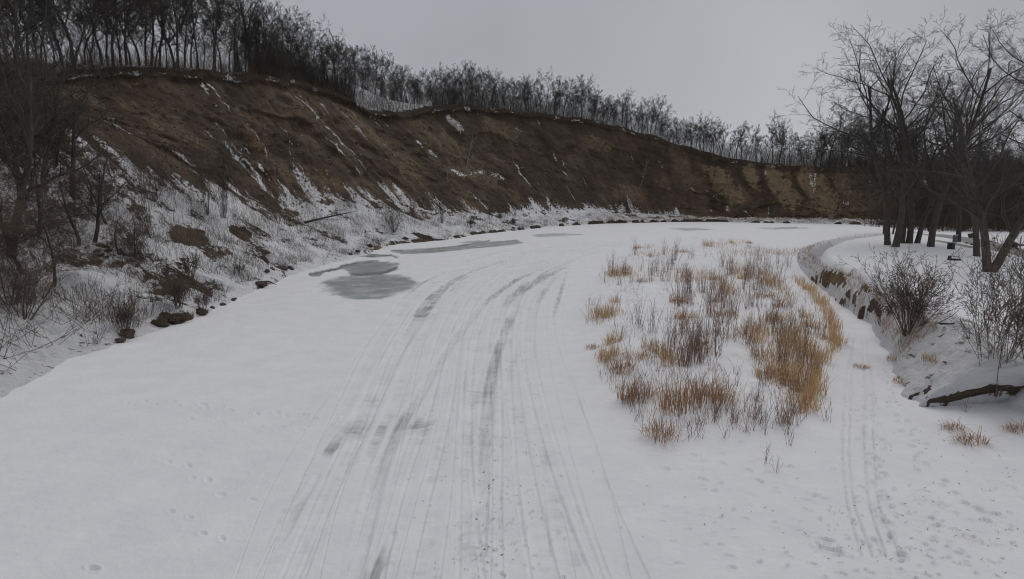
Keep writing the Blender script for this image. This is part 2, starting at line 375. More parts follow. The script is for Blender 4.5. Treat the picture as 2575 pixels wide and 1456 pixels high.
STREAKS = [(7, .75, [(508, 212), (530, 245), (560, 286)]), (7, .62, [(545, 310), (575, 350), (640, 430), (700, 490)]), (6, .7, [(600, 360), (650, 410), (682, 457)]),
           (12, .62, [(380, 330), (430, 372), (480, 412), (525, 445)]), (13, .66, [(560, 350), (600, 405), (660, 462), (725, 512)]), (6, .72, [(788, 283), (815, 312), (850, 342)]),
           (3, .66, [(838, 258), (875, 302)]), (3, .6, [(882, 245), (960, 322)]), (6, .68, [(890, 376), (935, 402)]), (5, .6, [(940, 382), (975, 402)]),
           (6, .75, [(1050, 355), (1088, 388), (1130, 422), (1165, 442)]), (11, .60, [(1165, 440), (1215, 432), (1272, 450)]), (4, .7, [(820, 430), (842, 468)]),
           (6, .66, [(890, 460), (930, 502)]), (6, .66, [(950, 463), (1005, 508)]), (4, .62, [(1338, 430), (1380, 446)]), (4, .66, [(1382, 449), (1440, 455)]),
           (4, .62, [(1238, 390), (1278, 408)]), (5, .66, [(1180, 480), (1225, 525)]), (5, .62, [(1738, 473), (1800, 542)]), (4, .62, [(1778, 478), (1812, 507)]),
           (9, .5, [(1652, 400), (1692, 452)]), (5, .6, [(1460, 510), (1515, 532)]), (5, .62, [(1858, 520), (1886, 541)]), (6, .62, [(840, 222), (872, 242)]),
           (4, .6, [(1080, 266), (1160, 263)]), (4, .62, [(1200, 262), (1252, 277)]), (4, .58, [(1290, 276), (1332, 287)]), (3, .6, [(1440, 290), (1502, 298)]),
           (3, .6, [(1530, 312), (1572, 319)]), (20, .52, [(890, 262), (960, 268), (1060, 268)]), (9, .5, [(930, 290), (975, 318)]), (4, .55, [(600, 205), (640, 207)]),
           (4, .6, [(1870, 385), (1960, 402)]), (3, .55, [(1290, 320), (1340, 345)]), (5, .6, [(740, 320), (765, 350)]), (5, .6, [(1090, 500), (1130, 530)])]
snz = (fbm(X / 0.8, (Y + Z) / 0.8, 151, 4) - 0.5)
for wd, st, pl in STREAKS:
    wd = wd * .72
    d = dist_poly(pl) + 22 * snz * (wd + 3) / 9
    snow = np.maximum(snow, (st - .05 + .9 * snz) * (.35 + .65 * sst(.32, .56, fbm(S2 / 2.2, TT * 14, 153, 3))) * np.clip(1.15 - d / (wd * 1.5), 0, 1))
for wd, st, pl in [(26, 1, [(450, 590), (500, 600)]), (18, 1, [(590, 580), (615, 592)]), (20, .8, [(640, 480), (690, 520)]), (14, .9, [(410, 800), (470, 800)]), (10, .8, [(1050, 590), (1080, 602)])]:
    snow = snow * (1 - st * sst(wd * 1.1, wd * 0.5, dist_poly(pl) + 14 * snz))
tan = 0.26 * farsand * (TT > 0.05) * (TT < 0.9) * sst(.35, .7, fbm(S2 / 4, TT * 2, 159, 3))
tan = np.broadcast_to(tan, U.shape).copy()
blot = fbm(S2 / 1.6, TT * 1.4, 158, 5)
for wd, st, pl in [(30, .62, [(1795, 425), (1825, 462), (1850, 490)]), (20, .62, [(1880, 425), (1898, 455)]), (34, .66, [(1945, 440), (1965, 470), (1985, 500)]), (42, .70, [(2035, 450), (2055, 480), (2080, 515)]), (24, .5, [(2112, 450), (2130, 490)])]:
    tan = np.maximum(tan, (st + .18 + .7 * (blot - .5)) * sst(wd * 1.5, wd * .3, dist_poly(pl) + 50 * snz + 60 * (blot - .5)))
tan = np.maximum(tan, 0.5 * sst(0.48, 0.7, fbm(S2 / 7, TT * 2.2, 161, 4)) * (TT > 0) * (TT < 0.9))
for wd, st, pl in [(38, .5, [(195, 225), (225, 260)]), (26, .4, [(150, 255), (165, 290)]), (30, .5, [(1230, 310), (1290, 335)]), (26, .5, [(1480, 350), (1520, 370)]),
                   (45, .45, [(780, 440), (830, 480)]), (40, .45, [(900, 470), (960, 490)]), (32, .5, [(1560, 480), (1600, 490)]), (28, .45, [(1700, 380), (1740, 470)])]:
    tan = np.maximum(tan, st * sst(wd * 1.2, wd * 0.4, dist_poly(pl) + 20 * snz))
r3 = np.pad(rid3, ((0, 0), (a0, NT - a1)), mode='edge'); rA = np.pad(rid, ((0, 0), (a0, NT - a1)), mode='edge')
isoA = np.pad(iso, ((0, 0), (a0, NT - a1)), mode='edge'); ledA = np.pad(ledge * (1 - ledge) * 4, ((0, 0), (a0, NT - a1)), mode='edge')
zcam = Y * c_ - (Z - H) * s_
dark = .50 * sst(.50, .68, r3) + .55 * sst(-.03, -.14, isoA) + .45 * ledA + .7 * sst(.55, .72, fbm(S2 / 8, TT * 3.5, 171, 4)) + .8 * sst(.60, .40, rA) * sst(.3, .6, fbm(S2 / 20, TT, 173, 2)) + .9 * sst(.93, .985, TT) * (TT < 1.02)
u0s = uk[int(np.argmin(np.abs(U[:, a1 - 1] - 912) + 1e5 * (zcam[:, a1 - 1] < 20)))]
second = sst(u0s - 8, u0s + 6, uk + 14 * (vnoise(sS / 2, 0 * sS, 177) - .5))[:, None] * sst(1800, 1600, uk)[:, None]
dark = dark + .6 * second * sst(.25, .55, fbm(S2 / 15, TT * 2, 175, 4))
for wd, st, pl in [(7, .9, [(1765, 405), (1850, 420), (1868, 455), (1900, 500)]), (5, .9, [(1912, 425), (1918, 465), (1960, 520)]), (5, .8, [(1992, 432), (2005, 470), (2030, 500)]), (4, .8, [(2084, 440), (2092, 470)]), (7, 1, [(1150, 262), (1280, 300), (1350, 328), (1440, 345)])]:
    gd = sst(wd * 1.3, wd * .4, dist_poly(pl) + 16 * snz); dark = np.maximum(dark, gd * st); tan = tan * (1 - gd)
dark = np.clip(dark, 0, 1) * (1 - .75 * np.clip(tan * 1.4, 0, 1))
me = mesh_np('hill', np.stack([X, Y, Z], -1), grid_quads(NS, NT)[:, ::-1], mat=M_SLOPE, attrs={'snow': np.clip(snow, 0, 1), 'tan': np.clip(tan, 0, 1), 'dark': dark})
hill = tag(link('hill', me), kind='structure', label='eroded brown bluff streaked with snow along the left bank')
zcam = Y * c_ - (Z - H) * s_
vis = np.where((TT > -1) & (zcam > 5), 1, 0).astype(bool)
# keep only samples not hidden behind nearer parts: coarse depth buffer
gu = np.clip((U / 8).astype(int) + 60, 0, 460); gv = np.clip((VV / 8).astype(int) + 40, 0, 260)
zb = np.full((461, 261), 1e9); np.minimum.at(zb, (gu[vis], gv[vis]), zcam[vis])
front = vis & (zcam < zb[gu, gv] * 1.05 + 2)
FU, FV, FP = U[front], VV[front], np.stack([X[front], Y[front], Z[front]], -1)
def on_slope(u, v):
    k = np.argmin((FU - u) ** 2 + (FV - v) ** 2); return Vector(FP[k])

# ------------------------------------------------------------------ river ice, sand bar, side channel, flat field
RIMB = [(170, 121, 0), (112, 124, 0), (77, 114, 0), (61.5, 104, 0), (49.3, 93.2, 0)] + [(*unproj(u, v, 2), 0) for u, v in
       [(2040, 622), (2034, 640), (2060, 662), (2110, 682), (2165, 704), (2215, 740), (2275, 775), (2340, 805), (2410, 835), (2460, 868), (2520, 895), (2620, 915), (2800, 925), (3100, 925)]]
FOOTB = [(170, 127), (112, 130), (76, 120), (58.5, 108), (45, 95)] + [unproj(u, v, .15) for u, v in
        [(2002, 640), (2010, 672), (2042, 708), (2088, 738), (2132, 773), (2182, 806), (2226, 852), (2248, 905), (2262, 955), (2296, 1003), (2335, 1016), (2450, 1003), (2640, 993), (2950, 985)]]
RIMB = np.array(RIMB)[:, :2]; FOOTB = np.array(FOOTB)
HC = np.array([1, 1, .8, .6, .5, .6, .7, 1.1, 1.5, 1.1, 1.1, .8, .4, .25, .3, .5, .55, .5, .4])
HC[16:] = .55; HC = HC * .95
poly = np.concatenate([RIMB, [(120, 20), (400, 20), (400, 121)]])
def inside(px, py, pg):
    r = np.zeros(px.shape, bool); n = len(pg)
    for i in range(n):
        x0, y0 = pg[i]; x1, y1 = pg[(i + 1) % n]
        c = ((y0 > py) != (y1 > py)); xx = (x1 - x0) * (py - y0) / (y1 - y0 + 1e-12) + x0
        r ^= c & (px < xx)
    return r
def pdist(px, py, pg, closed=False):
    d = np.full(px.shape, 1e9); n = len(pg)
    for i in range(n if closed else n - 1):
        x0, y0 = pg[i]; x1, y1 = pg[(i + 1) % n]
        k = np.clip(((px - x0) * (x1 - x0) + (py - y0) * (y1 - y0)) / ((x1 - x0) ** 2 + (y1 - y0) ** 2 + 1e-9), 0, 1)
        d = np.minimum(d, np.hypot(px - x0 - k * (x1 - x0), py - y0 - k * (y1 - y0)))
    return d
ISL = np.array([unproj(*p, .2) for p in [(1640, 612), (1590, 632), (1520, 672), (1490, 720), (1468, 790), (1485, 870), (1505, 935), (1555, 1000), (1615, 1070), (1655, 1112), (1750, 1095),
       (1900, 1070), (1990, 1075), (2055, 1020), (2100, 920), (2125, 855), (2085, 765), (2040, 705), (1990, 660), (1930, 622), (1850, 598), (1740, 596)]])
def relief(x, y):
    """height of the snow surface without marks"""
    d = np.where(inside(x, y, ISL), 1, -1) * pdist(x, y, ISL, True)
    m = sst(-1.2, 2.5, d)
    z = 0.48 * m + m * 0.36 * (fbm(x / 1.7, y / 1.7, 201, 4) - 0.5)
    z = z + 0.10 * (fbm(x / 7, y / 7, 205, 3) - 0.5) + 0.05 * sst(8, 14, x) * (fbm(x / 1.1, y / 1.1, 207, 3) - 0.5) * sst(60, 30, y)
    df = np.where(inside(x, y, poly), 1, -1) * pdist(x, y, RIMB)
    f = sst(0.4, 2.0, df)
    return z * (1 - f) + f * (2.0 + 0.25 * (fbm(x / 9, y / 9, 211, 3) - 0.5)), df, d
NCOL, rows_v = 1060, np.r_[1800, 1700, 1600, np.arange(1540, 640, -2.9), np.arange(640, 552, -1.6), 550, 546, 541, 535, 528, 520, 514]
KI = np.linspace(-1.0, 1.0, NCOL); KX = np.linspace(1.02, 2.2, 40) ; K = np.r_[-KX[::-1], KI, KX]; NCI = NCOL; NCOL = len(K); YV = np.array([unproj(CX, v)[1] for v in rows_v]); NRW = len(YV)
GX = YV[:, None] * K[None, :]; GY = np.repeat(YV[:, None], NCOL, 1)
GZ, DF, DI = relief(GX, GY)
ice = np.zeros_like(GX); dirt = np.zeros_like(GX); dz = np.zeros_like(GX)
nlong = fbm(GX / 0.10, GY / 3.0, 221, 3); nbroad = fbm(GX / 1.4, GY / 1.4, 225, 4); ncross = fbm(GX / 0.5, GY / 0.16, 229, 2)
def wpath(pl):
    a = np.array([(*unproj(p[0], p[1]), *p[2:]) for p in pl]); k = np.argsort(a[:, 1]); return a[k]
def lane(pl, depth=0.0, soft=0.5, berm=0.0, streaks=0.6, cross=0.0):
    """a worn lane: points are (u, v, half width in frame units, how bare)"""
    global ice, dz
    a = wpath(pl); y = YV; sel = np.where((y >= a[0, 1]) & (y <= a[-1, 1]))[0]
    if len(sel) == 0: return
    yy = y[sel]
    ys = np.linspace(a[0, 1], a[-1, 1], 400); xs = gsm(np.interp(ys, a[:, 1], a[:, 0]), 10)
    xc = np.interp(yy, ys, xs); sl = np.gradient(xs, ys); cs = 1 / np.sqrt(1 + np.interp(yy, ys, sl) ** 2)
    hw = np.interp(yy, a[:, 1], a[:, 2]) * yy / F; st = np.interp(yy, a[:, 1], a[:, 3])
    dx = (GX[sel] - xc[:, None]) * cs[:, None]; q = np.abs(dx) / hw[:, None]
    m = sst(1.0 + soft, 1.0 - soft, q)
    ns = nlong[sel] * streaks + nbroad[sel] * (1 - streaks)
    k = m * st[:, None] * np.clip(0.25 + 1.5 * (ns - 0.25), 0, 1.3)
    if cross: k = k * (1 - cross + cross * 1.8 * ncross[sel])
    ice[sel] = np.maximum(ice[sel], k)
    dz[sel] -= depth * sst(1.0 + soft, 1.0 - soft, q) * (0.6 + 0.8 * nbroad[sel])
    if berm: dz[sel] += berm * np.exp(-((q - 1.5) / 0.45) ** 2)
LB = [(560, 1500), (700, 1220), (840, 1000), (930, 850), (1010, 752), (1110, 690), (1300, 630), (1480, 604)]
RB = [(1660, 1500), (1560, 1250), (1470, 1030), (1412, 880), (1402, 780), (1428, 690), (1500, 640), (1620, 606)]
def between(a, wob, seed, v0=1500, v1=606):
    r = random.Random(seed); pl = []; ph = r.random() * 6
    for v in np.linspace(v0, v1, 26):
        l = np.interp(-v, [-p[1] for p in LB], [p[0] for p in LB]); q = np.interp(-v, [-p[1] for p in RB], [p[0] for p in RB])
        aa = a + wob * math.sin(v / 190 + ph)
        pl.append((l + (q - l) * aa, v))
    return pl
rr = random.Random(8)
for i, a in enumerate([0, .03, .06, .115, .15, .185, .21, .27, .30, .335, .385, .41, .45, .49, .53, .58, .62, .66, .69, .72, .77, .80, .83, .87, .91, .96, 1.0]):
    v0 = rr.choice([1500, 1500, 1500, 1350]); v1 = rr.choice([606, 612, 620, 650])
    pts = between(a, rr.uniform(.008, .035), i, v0, v1)
    wpx = rr.choice([2.5, 3, 4, 6])
    lane([(u, v, wpx * (0.4 + 0.6 * (v - 560) / 900), rr.uniform(.10, .42)) for u, v in pts], depth=rr.uniform(.015, .036), soft=0.65, berm=0.012)
for i, a in enumerate([.06, .165, .27, .37, .46, .56, .655, .74, .82]):    # broad packed belts
    pts = between(a, .012, 60 + i)
    lane([(u, v, 30 * (0.25 + 0.75 * (v - 560) / 900), .25) for u, v in pts], depth=0.02, soft=0.5, streaks=.3, cross=.9)
D_ = lane
D_([(870, 1130, 30, 0), (885, 1090, 30, .55), (920, 1050, 26, .4), (945, 960, 22, .22), (1000, 880, 18, .25), (1035, 830, 17, .35), (1058, 790, 19, .85), (1085, 752, 19, .8), (1120, 718, 13, .7),
    (1165, 690, 9, .75), (1225, 668, 7, .6), (1330, 640, 5, .15)], .05, .3, 0.02, .4, .5)
D_([(1130, 735, 6, .5), (1165, 700, 6, .6), (1235, 674, 5, .2)], .03)
D_([(1010, 752, 6, .3), (1060, 712, 6, .7), (1120, 683, 5, .3)], .03)
D_([(812, 1152, 16, 0), (830, 1130, 18, .8), (850, 1100, 16, .8), (880, 1062, 14, .4), (905, 1030, 12, 0)], .03, .3, 0, .3)
D_([(918, 1165, 14, 0), (930, 1140, 16, .3), (945, 1110, 16, .8), (962, 1068, 12, .6), (975, 1040, 10, 0)], .03, .3, 0, .3, .6)
D_([(1165, 1070, 3, 0)] and [(880, 1500, 22, .25), (960, 1150, 18, .35), (1010, 1060, 16, .7), (1060, 985, 13, .35), (1110, 900, 12, .45), (1150, 840, 11, .4), (1220, 760, 9, .6), (1290, 706, 9, .85), (1330, 688, 8, .5), (1430, 650, 5, .1)], .05, .4, .02)
D_([(1015, 1140, 40, 0), (1030, 1110, 40, .1), (1050, 1080, 36, .5), (1085, 1040, 26, .35), (1110, 1000, 20, .1)], .02, .35, 0, .3, .7)
D_([(1160, 1120, 20, .3), (1180, 1060, 20, .35), (1215, 960, 14, .25), (1235, 880, 10, .1)], .03, .4, .01, .5, .6)
D_([(1205, 1400, 16, .12), (1215, 1250, 16, .25), (1218, 1100, 18, .5), (1228, 980, 16, .65), (1245, 900, 13, .8), (1262, 850, 11, .6), (1282, 800, 12, .6), (1300, 770, 8, .2)], .05, .35, .02, .5)
D_([(1268, 1000, 7, 0), (1275, 960, 7, .2), (1290, 910, 8, .55), (1305, 860, 6, .2)], .02)
D_([(1250, 790, 8, .1), (1290, 745, 16, .7), (1330, 715, 20, .8), (1380, 690, 14, .75), (1425, 668, 9, .3)], .03, .5, 0, .55)
D_([(1340, 790, 6, .3), (1362, 740, 9, .6), (1395, 700, 7, .5), (1428, 676, 4, .1)], .03)
D_([(1392, 795, 5, .4), (1405, 750, 6, .7), (1424, 684, 4, .4)], .02)
D_([(1300, 740, 4, .4), (1365, 686, 5, .7), (1470, 640, 3, .3)], .03)
D_([(930, 1460, 22, .9), (955, 1410, 18, .9), (975, 1370, 12, .4), (990, 1335, 10, 0)], .04, .4, .01, .8)
D_([(700, 1365, 14, 0), (720, 1330, 16, .3), (745, 1285, 14, .65), (775, 1235, 10, .2), (800, 1190, 8, 0)], .03, .4, .01, .6)
D_([(1170, 658, 3, .6), (1230, 640, 3, .7), (1360, 613, 2, .3)], .02); D_([(1205, 660, 2.5, .3), (1330, 634, 2.5, .5), (1470, 617, 2, .2)], .02)
D_([(1270, 1240, 60, .0), (1240, 1000, 40, .12)], .0)
D_([(1385, 1400, 5, .5), (1372, 1290, 4, .45), (1362, 1200, 3, .2)], .02)
# side channel: three thin runner tracks
for u0, u1, u2 in [((2168, 1400), (2118, 1150), (2150, 850)), ((2195, 1400), (2135, 1150), (2152, 850)), ((2230, 1400), (2172, 1100), (2170, 850)), ((2265, 1400), (2195, 1080), (2180, 850))]:
    D_([(*u0, 2.6, .5), (u1[0] + 12, 1270, 2.4, .45), (*u1, 2.2, .4), (u1[0] + 4, 1000, 2.2, .4), (*u2, 2, .2)], .035, .6, .014)
# open overflow ice near the left bank: sunken grey sheets with a snow ledge
def patch(uv, strength, edge=0.25, drop=0.05, nz=0.5):
    global ice, dz
    pg = np.array([unproj(*p) for p in uv]); d = np.where(inside(GX, GY, pg), 1, -1) * pdist(GX, GY, pg, True)
    d = d + (fbm(GX / 1.5, GY / 1.5, 251, 4) - 0.5) * 2 * nz
    m = sst(-edge, edge, d); ice = np.maximum(ice, m * strength * (0.45 + 1.0 * nbroad)); dz = dz - drop * m
    return m
patch([(806, 714), (820, 703), (850, 697), (885, 691), (950, 686), (1010, 690), (1045, 708), (1020, 735), (960, 752), (890, 754), (835, 740)], .85, .9, .04, .9)
patch([(852, 672), (880, 662), (950, 655), (1006, 661), (992, 678), (960, 690), (885, 692), (876, 684)], .95, .5, .08, .6)
patch([(776, 690), (800, 683), (835, 676), (858, 671), (850, 678), (815, 685), (804, 694), (782, 695)], .98, .15, .10, .15)
patch([(985, 632), (1080, 628), (1170, 618), (1230, 608), (1300, 602), (1320, 612), (1200, 624), (1090, 636), (1010, 638)], .85, .7, .05, .5)
patch([(895, 641), (935, 637), (985, 641), (930, 645)], .98, .15, .08, .15)
patch([(1330, 590), (1400, 586), (1480, 589), (1420, 594), (1350, 596)], .55, .8, .02, .6)
patch([(1150, 612), (1175, 606), (1210, 604), (1200, 611)], .7, .6, .05, .6)
patch([(1680, 574), (1750, 573), (1800, 578), (1720, 580)], .6, .8, .02, .5)
patch([(1900, 573), (1990, 570), (2050, 574), (1950, 578)], .6, .8, .02, .5)
patch([(1850, 628), (1900, 625), (1925, 630), (1880, 634)], .35, .8, .02, .4)
patch([(2352, 586), (2395, 588), (2400, 600)], .0)
ice = ice * (DF < 0.3)
# footprints, clods and stains
def col_of(x, y): return 40 + int(round((x / y + 1) / 2 * (NCI - 1)))
def dent(u, v, rx, ry, depth, dk=0.0, ic=0.0, z=0.0, rot=0.0):
    rx *= .8; ry *= .75; depth *= .95
    x, y = unproj(u, v, z)
    if y < YV[0]: return
    r0 = np.searchsorted(YV, y - 2.5 * max(rx, ry)); r1 = np.searchsorted(YV, y + 2.5 * max(rx, ry)) + 1
    c0 = max(0, col_of(x - 2.5 * max(rx, ry), y)); c1 = min(NCOL, col_of(x + 2.5 * max(rx, ry), y) + 1)
    if c1 <= c0 or r1 <= r0: return
    dx = GX[r0:r1, c0:c1] - x; dy = GY[r0:r1, c0:c1] - y
    ca, sa = math.cos(rot), math.sin(rot); ex = (dx * ca + dy * sa) / rx; ey = (-dx * sa + dy * ca) / ry
    q = np.hypot(ex, ey); g = sst(1.25, 0.6, q)
    dz[r0:r1, c0:c1] -= depth * g; dz[r0:r1, c0:c1] += 0.35 * depth * np.exp(-((q - 1.55) / .3) ** 2)
    if dk: dirt[r0:r1, c0:c1] = np.maximum(dirt[r0:r1, c0:c1], dk * g)
    if ic: ice[r0:r1, c0:c1] = np.maximum(ice[r0:r1, c0:c1], ic * g)
def trail(pl, step, jit, seed, depth=.09, size=(.09, .17), pair=0.12, ic=.22):
    r = random.Random(seed); w = [unproj(*p) for p in pl]; side = 1
    for (x0, y0), (x1, y1) in zip(w[:-1], w[1:]):
        L_ = math.hypot(x1 - x0, y1 - y0); n = max(1, int(L_ / step)); an = math.atan2(y1 - y0, x1 - x0)
        for i in range(n):
            k = (i + r.uniform(-.15, .15)) / n; side = -side
            x = x0 + (x1 - x0) * k - math.sin(an) * pair * side + r.gauss(0, jit); y = y0 + (y1 - y0) * k + math.cos(an) * pair * side + r.gauss(0, jit)
            u, v = proj(x, y, 0)
            dent(u, v, size[1] * r.uniform(.8, 1.2), size[0] * r.uniform(.8, 1.2), depth * r.uniform(.5, 1.1), 0, ic * r.uniform(.3, 1), 0, an + r.gauss(0, .2))
trail([(330, 1010), (460, 1018), (620, 1033), (760, 1046), (880, 1060)], .55, .05, 1)
trail([(480, 1050), (700, 1075), (830, 1082)], .7, .05, 2, .06)
trail([(440, 1160), (520, 1215), (620, 1262), (710, 1272)], .7, .05, 3, .06)
trail([(440, 1285), (520, 1330), (610, 1395)], .6, .05, 4, .06)
trail([(245, 1424), (300, 1428)], .3, .04, 41, .08)
trail([(830, 742), (900, 756), (980, 766)], .8, .08, 5, .05)
trail([(2225, 930), (2245, 1010), (2290, 1090), (2330, 1180), (2400, 1240), (2500, 1310), (2575, 1350)], .4, .10, 6, .10)
trail([(2190, 1000), (2215, 1120), (2240, 1300), (2262, 1440)], .45, .14, 7, .09)
trail([(2120, 880), (2175, 980), (2180, 1100), (2210, 1260), (2230, 1400)], .5, .2, 8, .07)
trail([(1830, 1165), (1960, 1240), (2090, 1260), (2200, 1230)], .6, .12, 9, .07)
trail([(1700, 1180), (1800, 1240), (1990, 1175), (2080, 1190)], .7, .15, 10, .07)
trail([(1760, 1140), (1920, 1165), (2030, 1168)], .6, .1, 11, .06)
r = random.Random(12)
for _ in range(150):                                                     # hoof and boot marks round the lower right
    u = r.gauss(2330, 190); v = r.gauss(1350, 70)
    dent(u, v, r.uniform(.05, .12), r.uniform(.035, .07), r.uniform(.03, .08), r.choice([0, 0, 0, .3]), .22, 0, r.random() * 3)
for _ in range(60):
    u = r.uniform(1640, 2130); v = r.uniform(1110, 1420)
    dent(u, v, r.uniform(.07, .14), r.uniform(.03, .06), r.uniform(.02, .06), 0, .15, 0, r.gauss(0, .4))
for _ in range(300):                                                     # hoof pocks down the middle lane
    v = r.uniform(950, 1456); k = (v - 950) / 500
    u = r.gauss(1235 + 10 * math.sin(v / 60), 22 + 10 * k) if r.random() < .5 else r.uniform(1110 - 20 * k, 1400 + 30 * k)
    dent(u, v, r.uniform(.035, .07), r.uniform(.03, .05), r.uniform(.03, .07), r.choice([0, 0, 0, .12, .4]), .25, 0, r.random() * 3)
for _ in range(14):
    dent(r.gauss(1225, 14), r.uniform(1180, 1410), .045, .04, .01, 1.0)
for _ in range(60):                                                      # wind crust over the left half
    pass
for u, v, rx, ry in [(2090, 1383, .32, .10), (2080, 1358, .2, .1), (2505, 1290, .15, .1), (1990, 1175, .12, .08)]: dent(u, v, rx, ry, .1, .25, .3, 0, -.5)
gap_shade_water = np.zeros_like(GX)  # dark strokes along snow ledges: gap shade and dark water painted into the colour
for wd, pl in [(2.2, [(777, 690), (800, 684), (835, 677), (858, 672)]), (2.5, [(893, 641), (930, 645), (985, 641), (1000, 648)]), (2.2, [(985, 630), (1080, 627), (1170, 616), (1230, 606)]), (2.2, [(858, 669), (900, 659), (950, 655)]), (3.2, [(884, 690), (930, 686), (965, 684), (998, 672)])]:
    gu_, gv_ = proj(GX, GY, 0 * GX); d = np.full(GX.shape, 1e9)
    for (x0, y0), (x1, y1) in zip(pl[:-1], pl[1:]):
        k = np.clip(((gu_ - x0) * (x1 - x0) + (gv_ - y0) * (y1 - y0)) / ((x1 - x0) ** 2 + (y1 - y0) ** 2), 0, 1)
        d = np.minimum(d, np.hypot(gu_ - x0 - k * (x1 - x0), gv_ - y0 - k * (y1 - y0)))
    gap_shade_water = np.maximum(gap_shade_water, sst(wd * 1.4, wd * .3, d + 4 * (nbroad - .5)))
lo = sst(.45, .75, fbm(GX / 1.3, GY / 1.3, 261, 4)) * sst(6.5, 9.5, GX) * sst(15.5, 12.6, GY)
lo2 = sst(.45, .7, fbm(GX / 1.0, GY / .8, 262, 4)) * sst(8.5, 12, GX) * sst(19, 14, GY)
dirt = np.maximum(dirt, .32 * np.maximum(lo, lo2)); dz += .05 * (fbm(GX / .25, GY / .25, 263, 3) - .5) * np.maximum(lo, lo2)
# wind ripples and the crawler cleats across the packed lanes
GZ = GZ + dz + .024 * (fbm(GX / .35, GY / .22, 271, 4) - .5) + .028 * (fbm(GX / 1.6, GY / .9, 273, 4) - .5)
dirt = np.maximum(dirt, .28 * sst(.62, .72, fbm(GX / .9, GY / .9, 281, 4)) * (DI > 0.2) * (DF < 0))
me = mesh_np('frozen_river', np.stack([GX, GY, GZ], -1), grid_quads(NRW, NCOL), mat=M_GROUND, attrs={'ice': np.clip(ice, 0, 1), 'dirt': np.clip(dirt, 0, 1), 'gap_shade_water': gap_shade_water})
tag(link('river_ice', me), kind='structure', label='snow covered frozen river with curving vehicle tracks and a sand bar')
def ground_z(x, y): return float(relief(np.array([x]), np.array([y]))[0][0])
def gp(u, v, z=0.0):
    for _ in range(4):
        x, y = unproj(u, v, z); z = ground_z(x, y)
    return Vector((x, y, z))

# cut bank between the side channel and the flat field
NB = 620; kk = np.linspace(0, len(RIMB) - 1, NB); ii = np.arange(len(RIMB))
rb = np.stack([gsm(np.interp(kk, ii, RIMB[:, i]), 12) for i in (0, 1)], 1); fb = np.stack([gsm(np.interp(kk, ii, FOOTB[:, i]), 12) for i in (0, 1)], 1)
hc = gsm(np.interp(kk, ii, HC), 10)
arc = np.r_[0, np.cumsum(np.linalg.norm(np.diff(rb, axis=0), axis=1))][:, None]
dirn = rb - fb; dirn /= np.linalg.norm(dirn, axis=1, keepdims=True)
tb = np.r_[-0.08, np.linspace(0, .14, 14), np.linspace(.16, 1.0, 40), 1.0 + np.linspace(.1, 1, 10)][None, :]
wdt = np.linalg.norm(rb - fb, axis=1)[:, None]
dd = np.where(tb <= 1, tb * wdt, wdt + (tb - 1) * 3.2)
nb1 = fbm(arc / 1.6, tb * wdt / 1.6, 301, 5) - .5; nb2 = fbm(arc / .5, tb * wdt / .5, 305, 3) - .5; nbe = fbm(arc / 1.2, 0 * arc, 309, 4) - .5
nbl = fbm(arc / 2.6, 0 * arc + 5, 311, 3)
hcv = hc[:, None] * np.where(kk[:, None] > 15.2, np.clip(.25 + 2.2 * (fbm(arc / 1.1, 0 * arc + 3, 313, 4) - .25), .15, 1.4), np.clip(0.6 + .9 * (nbl - .3), 0.3, 1.25))
mid = sst(-.08, .1, tb) * sst(1.9, 1.0, tb)
dd = dd + (0.9 * nbe * sst(1.2, .1, tb) + .3 * nb1 * mid)
bx = fb[:, :1] + dirn[:, :1] * dd; by = fb[:, 1:] + dirn[:, 1:] * dd
zf = 0.12
bz = zf + hcv * sst(0, .13, tb) + (2.0 - zf - hcv) * (sst(0.05, 1.05, tb) * .6 + .4 * np.clip(tb, 0, 1)) + (.55 * nb1 + .28 * nb2) * mid * sst(0, .1, tb)
rz = relief(bx, by)[0]; tl = sst(1.0, 1.5, tb); bz = bz * (1 - tl) + tl * (rz + .03 * (1 - 2.6 * sst(1.4, 2, tb)))
bz = np.where(tb < 0, -.4, bz)
bu, bv = proj(bx, by, bz)
face = sst(.20, .12, tb) * sst(0.40, .62, hcv) * sst(-.02, .02, tb) * (.12 + .88 * (kk[:, None] > 15.2)) * sst(.35, .55, nb2 + .5 + .3 * (kk[:, None] > 15.2))
bsn = np.clip(.86 - .25 * sst(.5, .62, fbm(arc / .8, tb * wdt / .8, 315, 4)) * (tb < 1.1) - face * .95, 0, 1)
def bd(pl):
    d = np.full(bu.shape, 1e9)
    for (x0, y0), (x1, y1) in zip(pl[:-1], pl[1:]):
        k = np.clip(((bu - x0) * (x1 - x0) + (bv - y0) * (y1 - y0)) / ((x1 - x0) ** 2 + (y1 - y0) ** 2), 0, 1)
        d = np.minimum(d, np.hypot(bu - x0 - k * (x1 - x0), bv - y0 - k * (y1 - y0)))
    return d
for wd, pl in [(14, [(2074, 697), (2120, 702)]), (6, [(2132, 764), (2160, 738), (2192, 712)]), (9, [(2160, 797), (2196, 766)]), (4, [(2112, 764), (2150, 744)]), (6, [(2050, 706), (2078, 712)]), (4, [(2180, 735), (2215, 722)]), (10, [(2335, 1010), (2400, 998), (2440, 986), (2480, 982), (2515, 978), (2600, 980)]), (5, [(2305, 990), (2335, 975)])]:
    bsn = bsn * (1 - sst(wd * 1.2, wd * .6, bd(pl) + 34 * nb2))
me = mesh_np('bank', np.stack([bx, by, bz], -1), grid_quads(NB, tb.shape[1]), mat=M_SLOPE, attrs={'snow': bsn, 'tan': .42 + .6 * nb1 + 0 * bsn, 'dark': 0 * bsn})
tag(link('bank', me), kind='structure', label='snowy cut bank with bare earth faces below the flat field')

